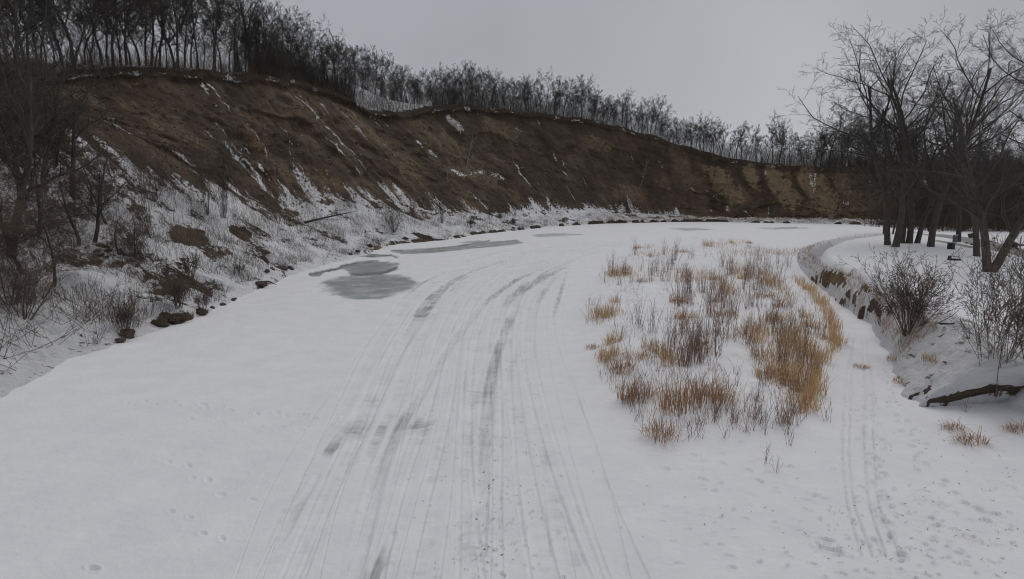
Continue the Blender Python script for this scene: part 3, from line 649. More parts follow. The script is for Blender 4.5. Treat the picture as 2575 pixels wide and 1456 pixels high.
# road across the field
def strip(name, pl, wd, mat, lift, label):
    p = np.array([unproj(u, v, 2.0) for u, v in pl]); a = np.r_[0, np.cumsum(np.linalg.norm(np.diff(p, axis=0), axis=1))]
    q = np.arange(0, a[-1], .5); c = np.stack([gsm(np.interp(q, a, p[:, i]), 6) for i in (0, 1)], 1)
    tt = np.gradient(c, axis=0); tt /= np.linalg.norm(tt, axis=1, keepdims=True); nn = np.stack([-tt[:, 1], tt[:, 0]], 1)
    k = np.linspace(-1, 1, 13)[None, :]; wv = wd * (1 + .5 * (fbm(q[:, None] / 2, k * 2, 331, 3) - .5))
    x = c[:, :1] + nn[:, :1] * k * wv; y = c[:, 1:] + nn[:, 1:] * k * wv
    z = relief(x, y)[0] + lift - .06 * (np.abs(k) > .95)
    return tag(link(name, mesh_np(name, np.stack([x, y, z], -1), grid_quads(len(q), 13)[:, ::-1], mat=mat)), kind='structure', label=label)
strip('road', [(2345, 590), (2395, 596), (2440, 603), (2500, 620), (2560, 634), (2640, 652), (2760, 672)], 1.9, M_ROAD, .05, 'grey wet asphalt road crossing the snowy field')
strip('path', [(2350, 604), (2385, 610), (2420, 618), (2455, 624)], .7, M_ROAD, .05, 'short grey side track beside the road')

# ------------------------------------------------------------------ trees
def perp(d, rg):
    v = Vector((rg.gauss(0, 1), rg.gauss(0, 1), rg.gauss(0, 1))); v -= d * v.dot(d)
    return v.normalized() if v.length > 1e-6 else Vector((1, 0, 0))
def grow(out, p, d, Ln, r, lev, P, rg):
    ns = P['seg'][lev]; st = Ln / ns; path = [(p.copy(), r)]
    tipr = P['tip'] if lev < P['max'] else 0.5
    az = rg.random() * 6.28
    nc = P['kids'][lev] if lev < P['max'] else 0
    made = 0
    for i in range(ns):
        t = (i + 1) / ns
        d = (d + perp(d, rg) * P['wig'][lev] * rg.random() + Vector((0, 0, P['up'][lev]))).normalized()
        q = p + d * st; r1 = max(r * (1 - (1 - tipr) * t), P['rmin'])
        r0 = path[-1][1]
        out.append((p, q, r0, r1, lev)); path.append((q, r1))
        if nc:
            want = int(nc * max(0, (t - P['start'][lev]) / (1 - P['start'][lev])) + .5)
            while made < want:
                made += 1; az += 2.4 + rg.uniform(-.5, .5)
                a = R(rg.uniform(*P['ang'][lev]))
                s1 = perp(d, rg) if lev else (Vector((math.cos(az), math.sin(az), 0)) - d * d.dot(Vector((math.cos(az), math.sin(az), 0)))).normalized()
                cd = (d * math.cos(a) + s1 * math.sin(a)).normalized()
                k = rg.random(); pp = p.lerp(q, k)
                cl = Ln * P['ratio'][lev] * rg.uniform(.65, 1.2) * (1 - P['shape'] * t)
                grow(out, pp, cd, cl, max(min(r1 * P['rr'][lev], r1 * .9), P['rmin']), lev + 1, P, rg)
        p = q
    return path
FOREST = dict(max=4, seg=[9, 5, 4, 3, 2], wig=[.2, .36, .42, .45, .5], up=[.03, .10, .07, .05, .03], start=[.2, .15, .15, .1], kids=[13, 7, 6, 3], ang=[(22, 48), (28, 58), (30, 62), (30, 65)],
              ratio=[.42, .48, .5, .55], rr=[.5, .55, .6, .7], tip=.3, rmin=.016, shape=.35)
def P_(base, **k): q = dict(base); q.update(k); return q
SPREAD = P_(FOREST, kids=[10, 8, 6, 3], start=[.28, .15, .15, .1], ratio=[.62, .5, .5, .55], ang=[(35, 70), (30, 65), (30, 65), (30, 70)], wig=[.25, .4, .5, .5, .5], shape=.25)
BIG = P_(FOREST, rr=[.62, .58, .6, .7], kids=[11, 9, 6, 4], seg=[10, 7, 5, 3, 3], start=[.22, .2, .12, .1], ratio=[.62, .46, .48, .62], ang=[(28, 62), (30, 65), (30, 65), (25, 58)], rmin=.011, wig=[.18, .34, .45, .5, .45], shape=.35, up=[.03, .07, .04, .03, .02])
BRUSHT = P_(FOREST, kids=[10, 8, 6, 4], seg=[7, 6, 4, 3, 2], start=[.12, .1, .1, .1], ratio=[.6, .5, .5, .5], ang=[(40, 85), (30, 75), (30, 80), (30, 80)], rmin=.011, wig=[.3, .5, .6, .6, .6], shape=.15, up=[.02, .0, -.02, -.03, -.03])
def tree_meshes(name, seed, h, r, P, lean=(0, 0), trunks=None, bark=None, twig=None, kflare=1.5):
    rg = random.Random(seed); tp = []; crown = []
    for (lx, ly, hs) in (trunks or [(lean[0], lean[1], 1)]):
        out = []; d = Vector((lx, ly, 1)).normalized()
        path = grow(out, Vector((lx * .5, ly * .5, -.25)) if trunks else Vector((0, 0, -.25)), d, h * hs * .78, r * (1 if not trunks else .85), 0, P, rg)
        pts = [p for p, _ in path]; rad = [q for _, q in path]
        pts2 = [pts[0], pts[0].lerp(pts[1], .12), pts[0].lerp(pts[1], .4)] + pts[1:]; rad2 = [rad[0] * kflare, rad[0] * 1.12, rad[0]] + [min(q, rad[0]) for q in rad[1:]]
        tp.append(chain_tube(np.array(pts2), rad2, 8))
        crown += [s for s in out if s[4] > 0]
    V, Q = joinm(tp)
    mt = mesh_np(name + '_trunk', V, Q, mat=bark or M_BARK)
    big = [s for s in crown if s[4] <= 1]; sm = [s for s in crown if s[4] > 1]
    parts = []
    for ls, k in ((big, 5), (sm, 3)):
        if ls: parts.append(tubes([s[0] for s in ls], [s[1] for s in ls], [s[2] for s in ls], [s[3] for s in ls], k))
    V, Q = joinm(parts)
    return mt, mesh_np(name + '_crown', V, Q, mat=twig or M_TWIG)
def put_tree(ms, loc, rz, s, label, group=None, name='bare_tree', cat='tree', sz=None, tilt=None):
    o = empty(name, loc, rz, s)
    if sz: o.scale = (s, s, s * sz)
    if tilt: o.rotation_euler = (tilt[0], tilt[1], rz)
    link('trunk', ms[0], o); link('crown', ms[1], o)
    return tag(o, label, cat, group)
FT = [tree_meshes('forest', 100 + i, 12, .135, FOREST if i % 2 else SPREAD) for i in range(9)]
rt = random.Random(77)
def rim_index(u):
    return int(np.argmin(np.abs(U[:, a1] - u) + 1e5 * (zcam[:, a1] < 20)))
def plateau(u, back):
    k = a1 + int(np.argmin(np.abs(TP * 140 - back))); i = int(np.argmin(np.abs(U[:, k] - u) + 1e5 * (zcam[:, k] < 20))); return Vector((X[i, k], Y[i, k], Z[i, k] - .1))
ZONES = [(-40, 600, 42, 'bare tree in the dense dark stand on top of the near bluff', 'bare trees on the near bluff top', (1.0, 1.55)),
         (600, 960, 44, 'bare tree in the line along the near bluff rim above the snowy notch', 'bare trees above the notch', (.95, 1.25)),
         (960, 1400, 60, 'bare tree in the even row along the middle bluff crest', 'bare trees on the middle crest', (.9, 1.15)),
         (1400, 1800, 56, 'bare tree in the descending row on the far bluff crest', 'bare trees on the far crest', (.95, 1.2)),
         (1800, 2330, 40, 'small bare tree above the pale clay faces at the far bend', 'bare trees above the clay faces', (1.0, 1.3))]
for u0, u1, n, lab, grp, (sa, sb) in ZONES:
    for i in range(n):
        u = u0 + (u1 - u0) * (i + rt.uniform(0, 1)) / n
        back = rt.choice([1.2, 2.5, 5, 8, 13, 20])
        if 890 < u < 1090: back = rt.choice([23, 26, 30, 36])
        put_tree(rt.choice(FT), plateau(u, back), rt.random() * 6.28, rt.uniform(sa, sb) * rt.choice([.7, .85, 1, 1, 1.12]), lab, grp, sz=rt.uniform(.9, 1.15))
put_tree(tree_meshes('rim_tree', 7, 20, .36, P_(BIG, rmin=.014)), plateau(632, 2), 1.0, 1.0, 'tallest thick trunked bare tree standing on the near bluff rim')
put_tree(tree_meshes('rim_tree_b', 9, 14, .24, P_(SPREAD, rmin=.015)), plateau(772, 3), 2.0, 1.0, 'round crowned bare tree on the rim right of the tallest rim tree')
# small spruces in the tree line
def spruce():
    rg = random.Random(4); segs = []; h = 7.0
    for i in range(46):
        z = .5 + (h - .5) * i / 46; Lb = 2.3 * (1 - z / h) + .12
        for k in range(6):
            a = rg.random() * 6.28; d = Vector((math.cos(a), math.sin(a), -.25)); p = Vector((0, 0, z)); q = p + d * Lb * rg.uniform(.7, 1.1)
            segs.append((p, q, .07, .02))
            for j in range(4):
                w0 = p.lerp(q, rg.uniform(.3, 1)); segs.append((w0, w0 + Vector((rg.gauss(0, .2), rg.gauss(0, .2), -.14)), .05, .015))
    V, Q = tubes(*[[s[i] for s in segs] for i in range(4)], 3)
    tv, tq = chain_tube([(0, 0, -.2), (0, 0, 2), (0, 0, 4.5), (0, 0, h)], [.14, .11, .07, .02], 6)
    return mesh_np('spruce_trunk', tv, tq, mat=M_BARK), mesh_np('spruce_crown', V, Q, mat=M_NEEDLE)
SP = spruce()
for u, b, s in [(990, 34, 1.0), (1022, 36, .9), (1140, 12, .75), (600, 10, .8)]:
    put_tree(SP, plateau(u, b), rt.random() * 6, s, 'small dark spruce among the bare trees on the bluff top', 'dark spruces in the tree line', name='spruce_tree')

# right bank: old bare trees on the flat field
BT = [tree_meshes('field', 300 + i, 28, .40, BIG) for i in range(4)]
def field_pt(u, v): x, y = unproj(u, v, 2.0); return Vector((x, y, ground_z(x, y)))
RT = [(2232, 616, 0, .96, (-.13, 0), .8, 'leftmost leaning trunk of the five-tree clump on the flat field'),
      (2252, 621, 1, 1.0, (-.09, .02), 2.1, 'thick front trunk of the five-tree clump on the flat field'),
      (2268, 612, 2, .9, (-.12, .02), 3.9, 'thin leaning trunk behind the front of the five-tree clump'),
      (2286, 612, 3, 1.02, (.01, 0), 4.6, 'straight broad trunk at the right of the five-tree clump'),
      (2306, 612, 1, .85, (.10, 0), 5.8, 'short right trunk touching the broad one in the five-tree clump'),
      (2340, 620, 2, 1.0, (.05, 0), .3, 'single straight tree between the clump and the dark bin'),
      (2409, 607, 0, .86, (.03, 0), 1.9, 'slender tree right behind the grey post box'),
      (2456, 644, 3, .8, (.08, 0), 3.3, 'tree standing close behind the forked tree')]
for u, v, k, s, lean, rz, lab in RT:
    put_tree(BT[k], field_pt(u, v), rz, s, lab, tilt=None if not lean[0] else (0, lean[0], 0))
put_tree(tree_meshes('forked', 41, 18, .42, BIG, trunks=[(-.13, .03, 1), (.29, -.02, 1.1)], kflare=1.7), field_pt(2487, 684), 0, 1, 'old tree forked at the ground into two spreading trunks')
put_tree(BT[1], field_pt(2700, 640), 2.9, 1.0, 'tall tree cut by the right edge of the picture')
put_tree(BT[0], field_pt(2640, 600), .7, .95, 'tall bare tree behind the road at the far right edge')
# woods behind the field
WT = FT + BT[:2]
for i in range(38):
    x = rt.uniform(80, 175); y = rt.uniform(118, 150) - max(0, x - 75) * .22
    put_tree(rt.choice(WT[:9]), Vector((x, y, ground_z(x, y))), rt.random() * 6.28, rt.uniform(1.0, 1.75), 'bare tree in the dark wood behind the snowy field', 'bare trees in the wood behind the field')
for i in range(10):
    u = 2010 + 30 * i + rt.uniform(-8, 8)
    put_tree(rt.choice(FT), plateau(u, rt.choice([1, 3, 7])), rt.random() * 6.28, rt.uniform(.95, 1.2) + .045 * i, 'tall bare tree above the far bend where the wood meets the clay faces', 'tall bare trees above the far bend')
for x, y, s, lab in [(2085, 2, 1.9, 'bare tree alone at the left end of the wood, tallest above the far bend'), (2135, 3, 1.6, 'narrow bare tree second from the left end of the wood'), (2175, 3, 1.5, 'bare tree rising over the left side of the field wood')]:
    put_tree(FT[int(x) % 9], plateau(x, y), x, s, lab)

# left foreground: old trees and tangle on the bank
LT = [tree_meshes('bank_tree', 500 + i, 13, .24, P_(BIG, kids=[11, 8, 6, 4], ratio=[.55, .45, .45, .5]), lean=((.10, 0), (-.05, .1), (.2, .1))[i]) for i in range(3)]
TG = [tree_meshes('tangle', 600 + i, 6.5, .13, BRUSHT, lean=((.3, 0), (-.2, .2), (.1, -.3))[i], twig=M_BRUSH) for i in range(3)]
for u, v, k, s, lab in [(32, 640, 0, 1.15, 'thick leaning tree at the left edge of the snowy bank'), (-60, 600, 1, 1.25, 'bare tree just outside the left edge of the picture'), (60, 520, 2, 1.0, 'bare tree behind the thick leaning one on the left bank'),
                        (110, 470, 1, .95, 'bare tree high on the left bank below the pale clay scar'), (185, 500, 0, .9, 'branching bare tree in front of the snowy gully on the left'), (-20, 430, 2, 1.1, 'bare tree crowding the upper left of the bank'),
                        (15, 330, 0, 1.1, 'bare tree at the far left just below the bluff rim'), (240, 610, 2, .62, 'low bare tree at the right end of the left tangle')]:
    put_tree(LT[k], on_slope(u, v), k * 2 + u * .01, s, lab, name='bank_tree')
for i, (u, v, s) in enumerate([(132, 720, .85), (60, 690, 1), (200, 620, 1.0), (-30, 720, 1.1), (270, 560, .9), (90, 590, 1.0), (300, 640, .55), (230, 520, .8), (-60, 650, 1.2), (340, 640, .5),
                               (40, 400, 1.2), (80, 300, 1.2), (0, 260, 1.2), (140, 420, .9), (-40, 500, 1.2), (60, 250, 1.0), (280, 440, .6), (380, 600, .4), (395, 500, .45), (420, 470, .45), (120, 360, .9)]):
    put_tree(TG[i % 3], on_slope(u, v), i * 1.7, s, *(lambda p: ('tangled bare bush ' + p, 'tangled bushes ' + p))('low on the left bank above the ice' if v > 610 else ('high on the left bank near the bluff rim' if v < 430 else ('at the right end of the left thicket' if u > 250 else 'in the middle of the brown left thicket'))), name='tangled_bush', cat='bush')

# ------------------------------------------------------------------ sticks, weeds, willows, grass
def sticks(B, hmin, hmax, tilt, r, g, tw=2, twl=.35, bias=(0, 0, 0)):
    n = len(B); d = g.normal(0, tilt, (n, 3)); d[:, 2] = 1; d += np.array(bias); d /= np.linalg.norm(d, axis=1, keepdims=True)
    Ln = g.uniform(hmin, hmax, (n, 1)); rr = r * (.7 + .6 * g.random(n))
    m = B + d * Ln * .5; d2 = d + g.normal(0, .16, (n, 3)); d2 /= np.linalg.norm(d2, axis=1, keepdims=True); e = m + d2 * Ln * .5
    P0 = [B, m]; P1 = [m, e]; R0 = [rr, rr * .75]; R1 = [rr * .75, rr * .35]
    for _ in range(tw):
        k = g.uniform(.35, .95, (n, 1)); o = B + (e - B) * k + (m - (B + e) / 2) * (4 * k * (1 - k))
        dd = d + g.normal(0, .5, (n, 3)); dd /= np.linalg.norm(dd, axis=1, keepdims=True)
        P0.append(o); P1.append(o + dd * Ln * twl * g.uniform(.4, 1, (n, 1))); R0.append(rr * .55); R1.append(rr * .3)
    return np.concatenate(P0), np.concatenate(P1), np.concatenate(R0), np.concatenate(R1)
def blades(n, R_, h, g, arch=1.0, wd=.012, bias=(0, 0)):
    a = g.random(n) * 6.283; q = R_ * np.sqrt(g.random(n)) ; B = np.stack([q * np.cos(a), q * np.sin(a), np.zeros(n) - .03], 1)
    o = np.stack([np.cos(a) + g.normal(0, .7, n) + bias[0], np.sin(a) + g.normal(0, .7, n) + bias[1]], 1); o /= np.linalg.norm(o, axis=1, keepdims=True)
    Ln = h * g.uniform(.5, 1.15, n); lean = arch * g.uniform(.15, 1.0, n); pts = []
    for t in (0, .35, .7, 1.0):
        out = Ln * lean * t ** 1.7 * .85; up = Ln * (t - .42 * lean * t * t)
        pts.append(B + np.stack([o[:, 0] * out, o[:, 1] * out, up], 1))
    sd = np.stack([-o[:, 1], o[:, 0], np.zeros(n)], 1); wds = (wd, wd * .9, wd * .6, wd * .12)
    V = np.stack([np.stack([p - sd * w_, p + sd * w_], 1) for p, w_ in zip(pts, wds)], 1)      # n,4,2,3
    b = (np.arange(n) * 8)[:, None]
    Q = np.concatenate([np.concatenate([b + 2 * i, b + 2 * i + 1, b + 2 * i + 3, b + 2 * i + 2], 1) for i in range(3)])
    return V.reshape(-1, 3), Q
g = np.random.default_rng(9)
# grass tufts (low heap, upright, long arching)
TUFT = {}
for c in range(3):
    TUFT['heap', c] = mesh_np('tuft_heap', *blades(95, .6, .55, g, 1.35, .013), mat=M_GRASS[c])
    TUFT['tall', c] = mesh_np('tuft_tall', *blades(70, .55, .9, g, .9, .012), mat=M_GRASS[c])
    TUFT['long', c] = mesh_np('tuft_long', *blades(90, .55, .85, g, 1.35, .013, (1.2, .3)), mat=M_GRASS[c])
rt2 = random.Random(31)
def where(u, v):
    if v < 740: return 'at the upper left of the sand bar' if u < 1730 else 'at the upper right of the sand bar'
    if u > 1850: return 'inside the golden grass belt of the sand bar'
    return 'in the open left middle of the sand bar' if v < 950 else 'among the brown lower grass of the sand bar'
def tuft(kind, c, u, v, s, label, group=None):
    o = link('grass_tuft', TUFT[kind, c]); o.location = gp(u, v, .25); o.rotation_euler = (0, 0, rt2.uniform(-.6, .6) if kind == 'long' else rt2.random() * 6.28)
    o.scale = (s * rt2.uniform(.9, 1.2), s * rt2.uniform(.9, 1.1), s * rt2.uniform(.85, 1.1)); return tag(o, label, 'grass tuft', group)
SOLO = [('heap', 0, 1518, 795, 1.5, 'broad orange grass tuft alone on the left edge of the sand bar'), ('heap', 1, 1541, 859, .9, 'small golden grass tuft below the broad orange one on the bar edge'),
        ('long', 0, 1527, 900, 1.1, 'arched orange tuft low on the left edge of the sand bar'), ('heap', 2, 1564, 932, 1.1, 'brown flattened tuft near the lower left of the sand bar'),
        ('heap', 2, 1488, 875, .6, 'tiny brown tuft at the leftmost point of the sand bar'), ('long', 2, 1598, 1003, 1.3, 'red brown tuft with stems arching left, lower left of the bar'),
        ('tall', 2, 1711, 1024, 1.35, 'large brown grass clump at the lower middle of the sand bar'), ('tall', 2, 1790, 1005, 1.2, 'dark brown clump right of the large lower one, tips bent right'),
        ('heap', 2, 1661, 1096, 1.0, 'lowest grass clump at the downstream tip of the sand bar'), ('tall', 0, 1541, 692, 1.4, 'orange tuft at the upper left corner of the sand bar'),
        ('heap', 0, 1605, 624, 1.3, 'lone orange tuft on the snow above the sand bar'), ('tall', 0, 1780, 620, 1.7, 'biggest of the far orange tufts beyond the sand bar'),
        ('heap', 1, 2020, 1022, 1.0, 'golden tuft at the lower right end of the grass belt'), ('tall', 1, 2034, 985, 1.2, 'tall golden tuft just above the lower end of the grass belt'),
        ('long', 0, 1951, 955, 1.4, 'wide rusty tuft swept right in the lower grass belt'), ('heap', 1, 1650, 1155, .001, '')][:-1]
for k, c, u, v, s, lab in SOLO: tuft(k, c, u, v, s, lab)
BELT = [(1570, 690), (1590, 700), (1642, 643), (1688, 640), (1715, 632), (1813, 618), (1840, 614), (1860, 617), (1890, 612), (1633, 887), (1612, 895), (1665, 912), (1690, 918), (1698, 687), (1615, 712), (1767, 697), (1790, 703), (1817, 724), (1830, 740), (1840, 757), (1852, 690),
        (1896, 836), (1880, 850), (1910, 845), (1905, 860), (1993, 855), (1975, 860), (2010, 865), (1985, 880), (2011, 720), (2030, 732), (2053, 750), (2066, 765), (2085, 785), (2094, 828), (2097, 845), (2094, 862), (2080, 880), (2057, 905), (2040, 915), (1965, 770), (1980, 775), (1946, 809), (1960, 815),
        (1919, 688), (1930, 700), (1940, 720), (1895, 690), (1870, 700), (2000, 965), (2012, 940), (1990, 930), (1975, 945), (2035, 1005), (1985, 980), (1740, 1020), (1680, 1030), (1765, 1010), (1755, 870), (1775, 880), (1720, 800), (1620, 820), (1702, 760), (1660, 1000), (1830, 795), (1815, 820), (1545, 760), (1560, 720), (1810, 760), (1905, 760), (1925, 745), (1870, 745), (1820, 1010), (1640, 1010), (2020, 800), (2000, 815), (2040, 820), (2060, 840), (2035, 870), (1950, 880), (1930, 900)]
for u, v in BELT[::2]:
    gold = u > 2000 and rt2.random() < .7
    tuft(rt2.choice(['heap', 'tall', 'tall', 'long']), 1 if gold else rt2.choice([0, 0, 2, 1]), u + rt2.gauss(0, 4), v + rt2.gauss(0, 3), rt2.uniform(.75, 1.35), 'dry grass tuft among stems ' + where(u, v), 'grass tufts ' + where(u, v))
# willow clumps
WC = []
for i in range(7):
    n = 9 + 2 * i; B = np.concatenate([g.normal(0, .22, (n, 2)), np.full((n, 1), -.05)], 1)
    V, Q = tubes(*sticks(B, 1.0, 2.6, .13, .0105, g, 3, .26), 3); WC.append(mesh_np('willow', V, Q, mat=M_WILLOW))
SPARSE = []
for i in range(4):
    n = 7; B = np.concatenate([g.normal(0, .10, (n, 2)), np.full((n, 1), -.05)], 1)
    V, Q = tubes(*sticks(B, .5, 1.4, .24, .010, g, 2, .3), 3); SPARSE.append(mesh_np('sapling', V, Q, mat=M_WILLOW))
islpx = np.array([proj(x, y, .2) for x, y in ISL])
def willow(u, v, s, mset, label, group):
    o = link('willow_clump', rt2.choice(mset)); o.location = gp(u, v, .25); o.rotation_euler = (0, 0, rt2.random() * 6.28); o.scale = (s, s, s * rt2.uniform(.8, 1.15))
    return tag(o, label, 'shrub', group)
DENSE = [(1540, 690, 6, 22), (1640, 690, 10, 30), (1700, 690, 6, 25), (1760, 700, 6, 30), (1840, 715, 14, 32), (1900, 700, 10, 35), (1960, 700, 8, 30), (1850, 780, 10, 30), (1900, 840, 9, 30), (1990, 850, 6, 30), (1980, 930, 6, 30), (1740, 890, 14, 35), (1760, 820, 10, 35), (1740, 960, 10, 35), (1860, 910, 8, 30),
         (1690, 1020, 6, 25), (1790, 995, 5, 20), (1660, 1090, 5, 18), (1930, 760, 8, 30), (1510, 770, 4, 25), (1720, 760, 4, 18)]
nW = 0
for cx, cy, n, sp in DENSE:
    for _ in range(n):
        u, v = rt2.gauss(cx, sp * 1.5), rt2.gauss(cy, sp * 1.15)
        if inside(np.array([u]), np.array([v]), islpx)[0] and nW < 110:
            nW += 1; willow(u, v, rt2.uniform(.65, 1.05), WC, 'reddish upright willow clump ' + where(u, v), 'willow clumps ' + where(u, v))
for _ in range(60):
    u, v = rt2.uniform(1480, 2110), rt2.uniform(620, 1090)
    if inside(np.array([u]), np.array([v]), islpx)[0]: willow(u, v, rt2.uniform(.6, 1.0), SPARSE, 'few scattered low twigs poking through the sand bar snow', 'scattered low twigs on the sand bar')
for u, v, s, lab in [(1712, 770, 1.25, 'dark branching young willow alone in the upper middle of the bar'), (1602, 815, .95, 'lone twiggy shrub on open snow at the left of the bar')]:
    willow(u, v, s, [WC[4]], lab, None)
for _ in range(46):
    u, v = rt2.gauss(1900, 90), rt2.gauss(1040, 28)
    willow(u, v, rt2.uniform(.5, .8), SPARSE, 'short bare weed stems along the lower edge of the sand bar', 'weed stems at the lower edge of the bar')
for u, v, lab in [(1985, 1120, 'small tan weed cluster on open snow below the sand bar'), (1952, 1185, 'small dark sprig sticking out of the snow below the bar'), (1925, 1165, 'tiny curled sprig left of the dark one below the bar'), (2440, 905, 'thin sprig standing alone between the right bushes')]:
    willow(u, v, .55, SPARSE, lab, None)

MB_ = {k_: mesh_np('mound_' + k_, *blades(110, .5, .7, g, a_, .013), mat=M_BRUSH) for k_, a_ in (('tall', .6), ('heap', 1.3), ('long', 1.2))}
for u, v, s_q, k_q, lab in [(400, 815, .75, 'tall', 'brown grass hanging over the left end of the bare earth mound'), (428, 806, .8, 'heap', 'brown grass matted on top of the bare earth mound'), (462, 800, .9, 'tall', 'upright brown grass at the right end of the bare earth mound'), (318, 848, .8, 'long', 'brown grass swept sideways at the ice edge left of the mound'), (506, 790, .6, 'tall', 'small brown grass tuft right of the bare earth mound'), (300, 800, .6, 'tall', 'thin brown grass on the bank above the swept tuft')]:
    o = link('grass_tuft', MB_[k_q]); o.location = on_slope(u, v) + Vector((.35, -.35, .12)); o.scale = (s_q, s_q, s_q); tag(o, lab, 'grass tuft')
# larger shrubs on the right bank
SHR = dict(max=3, seg=[7, 4, 3, 2], wig=[.16, .3, .4, .45], up=[.035, .05, .04, .03], start=[.25, .15, .1], kids=[6, 5, 3], ang=[(18, 45), (25, 55), (25, 60)], ratio=[.5, .45, .5], rr=[.55, .6, .7], tip=.35, rmin=.007, shape=.3)
def shrub(name, n, h, spread, seed, loc, label, mat=M_BRUSH, r=.018, name2='shrub', flat=1.0):
    rg = random.Random(seed); st = []; tw = []
    for i in range(n):
        a = rg.random() * 6.28; k = rg.random() ** .6 * spread; out = []
        grow(out, Vector((math.cos(a) * .3 * rg.random(), math.sin(a) * .3 * rg.random() * flat, -.1)), Vector((math.cos(a) * k, math.sin(a) * k * flat, 1)).normalized(), h * rg.uniform(.55, 1.0), r * rg.uniform(.6, 1.1), 0, SHR, rg)
        st += [s for s in out if s[4] == 0]; tw += [s for s in out if s[4] > 0]
    o = empty(name2, loc)
    for nm, ls, k in (('stem', st, 5), ('twig', tw, 3)):
        V, Q = tubes(*[[s[i] for s in ls] for i in range(4)], k); link(nm, mesh_np(name + nm, V, Q, mat=mat), o)
    return tag(o, label, 'bush')
def bank_pt(u, v):
    k = np.argmin((bu - u) ** 2 + (bv - v) ** 2); return Vector((bx.flat[k], by.flat[k], bz.flat[k] - .05))
shrub('bush_a', 40, 4.1, .62, 1, bank_pt(2282, 838), 'large rounded bare bush with dark stems below the five-tree clump')
shrub('bush_b', 20, 6.0, .34, 2, bank_pt(2500, 985), 'tall bare bush above the dark cut bank at the right edge')
shrub('bush_c', 14, 5.0, .4, 3, bank_pt(2610, 975), 'second tall bare bush crowding the right edge behind the cut bank')
shrub('bush_d', 10, 1.7, .5, 4, bank_pt(2215, 812), 'small bare bush on the broken bank left of the large rounded bush')
# twiggy shrubs along the left shore
SB = [(990, 585, 16, 4.6, .6, 'dark spreading bush at the foot of the bluff above the far ice'), (1112, 560, 9, 5.5, .25, 'small upright dark tree at the shore below the bluff'), (1185, 572, 14, 2.8, .7, 'low bare bush between the two small shore trees'),
      (1228, 548, 6, 3.6, .3, 'stunted dark tree right of the low shore bush'), (1296, 542, 8, 4.2, .3, 'pair of thin dark shore saplings below the middle bluff'), (560, 545, 16, 10, .13, 'tall grove of thin saplings on the snowy apron'),
      (372, 560, 9, 9.0, .12, 'dark slender double sapling left of the sapling grove'), (520, 540, 14, 9.5, .14, 'thin grey saplings in the middle of the snowy apron'), (450, 775, 18, 2.2, .25, 'upright willow stems on the bare earth mound by the ice'),
      (315, 830, 14, 2.0, .18, 'narrow brown stem clump at the ice edge left of the mound'), (508, 775, 9, 1.2, .3, 'short brown stem tuft right of the earth mound'), (600, 690, 9, 1.8, .6, 'thin curved shrub on the snowy bank above the stones'),
      (480, 700, 14, 2.2, .45, 'loose grey shrub midway up the snowy bank'), (880, 520, 10, 3.2, .6, 'bare shrub where the bluff foot meets the snow'), (1040, 545, 9, 3.0, .5, 'thin bush under the left end of the middle bluff'),
      (340, 640, 12, 2.4, .6, 'brown twiggy bush at the right end of the thicket'), (700, 560, 10, 2.2, .5, 'sparse bush on the apron left of the fallen branch'), (60, 800, 16, 3.0, .8, 'drooping twigs fanning over the snow at the lower left'), (20, 760, 16, 3.4, .9, 'wide twiggy fan at the left picture edge above the snow')]
for i, (u, v, n, h, sp, lab) in enumerate(SB):
    shrub('shore_bush%d' % i, n, h, sp, 40 + i, on_slope(u, v), lab, M_BRUSH if i > 5 else M_TWIG, .022 if h < 3 else (.024 if h > 7 else .035))
# pale leaning birches on the middle bluff
for u, v, s, lean, lab in [(1165, 450, 1.0, .12, 'pale slender tree leaning right on the middle bluff face'), (1612, 465, .8, .25, 'pale leaning sapling on the far brown slope'), (1125, 455, .6, 0, 'faint pale sapling left of the pale leaning tree')]:
    put_tree(tree_meshes('pale', int(u), 15, .13, P_(FOREST, kids=[9, 4, 3, 2], rmin=.02, ang=[(18, 35)] * 4), lean=(lean, 0), bark=M_PALE, twig=M_PALE), on_slope(u, v), 0, s, lab, name='pale_tree')

# stuff: weeds over the snowy apron, undergrowth on the bluff top, reeds at the far shore, field edge grass
def pick(mask, n): 
    idx = np.flatnonzero(mask.ravel()); 
    wgt = None
    k = g.choice(idx, n); return np.stack([X.flat[k], Y.flat[k], Z.flat[k]], 1) + g.normal(0, .15, (n, 3)) * np.array([1, 1, .1])
def stuff(name, segs, mat, label, k=3):
    V, Q = tubes(*segs, k); return tag(link(name, mesh_np(name, V, Q, mat=mat)), label, None, None, 'stuff')
clump = fbm(S2 / 3, TT * 8, 401, 4)
inv = (U > -150) & (U < 2700) & (VV > -50)
stuff('weeds', sticks(pick((TT < 0.05) & (TT > -.97) & (clump > .5) & inv, 30000), .2, 1.0, .38, .0095, g, 2, .45), M_BRUSH, 'dead weeds and twigs poking through the snowy left bank')
B0 = pick((TT < .2) & (TT > -.95) & (U > -120) & (U < 400) & (VV > 230) & (fbm(S2 / 4, TT * 4, 431, 3) > .5), 700)
stuff('brush_tangle', sticks(B0, .8, 3.2, .9, .013, g, 5, .5), M_BRUSH, 'brown tangle of fine branches over the near left bank')
B0 = pick((TT < .05) & (TT > -.7) & (U > 330) & (U < 1300), 2600)
stuff('brush', sticks(B0, .8, 2.4, .35, .010, g, 4, .45), M_BRUSH, 'fine bare brush scattered over the snowy lower slope')
nR = 7000; B4 = pick((TT > -.25) & (TT < .97) & inv & (U > 60), nR); szs = .05 + .22 * g.random(nR) ** 3 * (1 + 1.2 * sst(60, 200, B4[:, 1]))
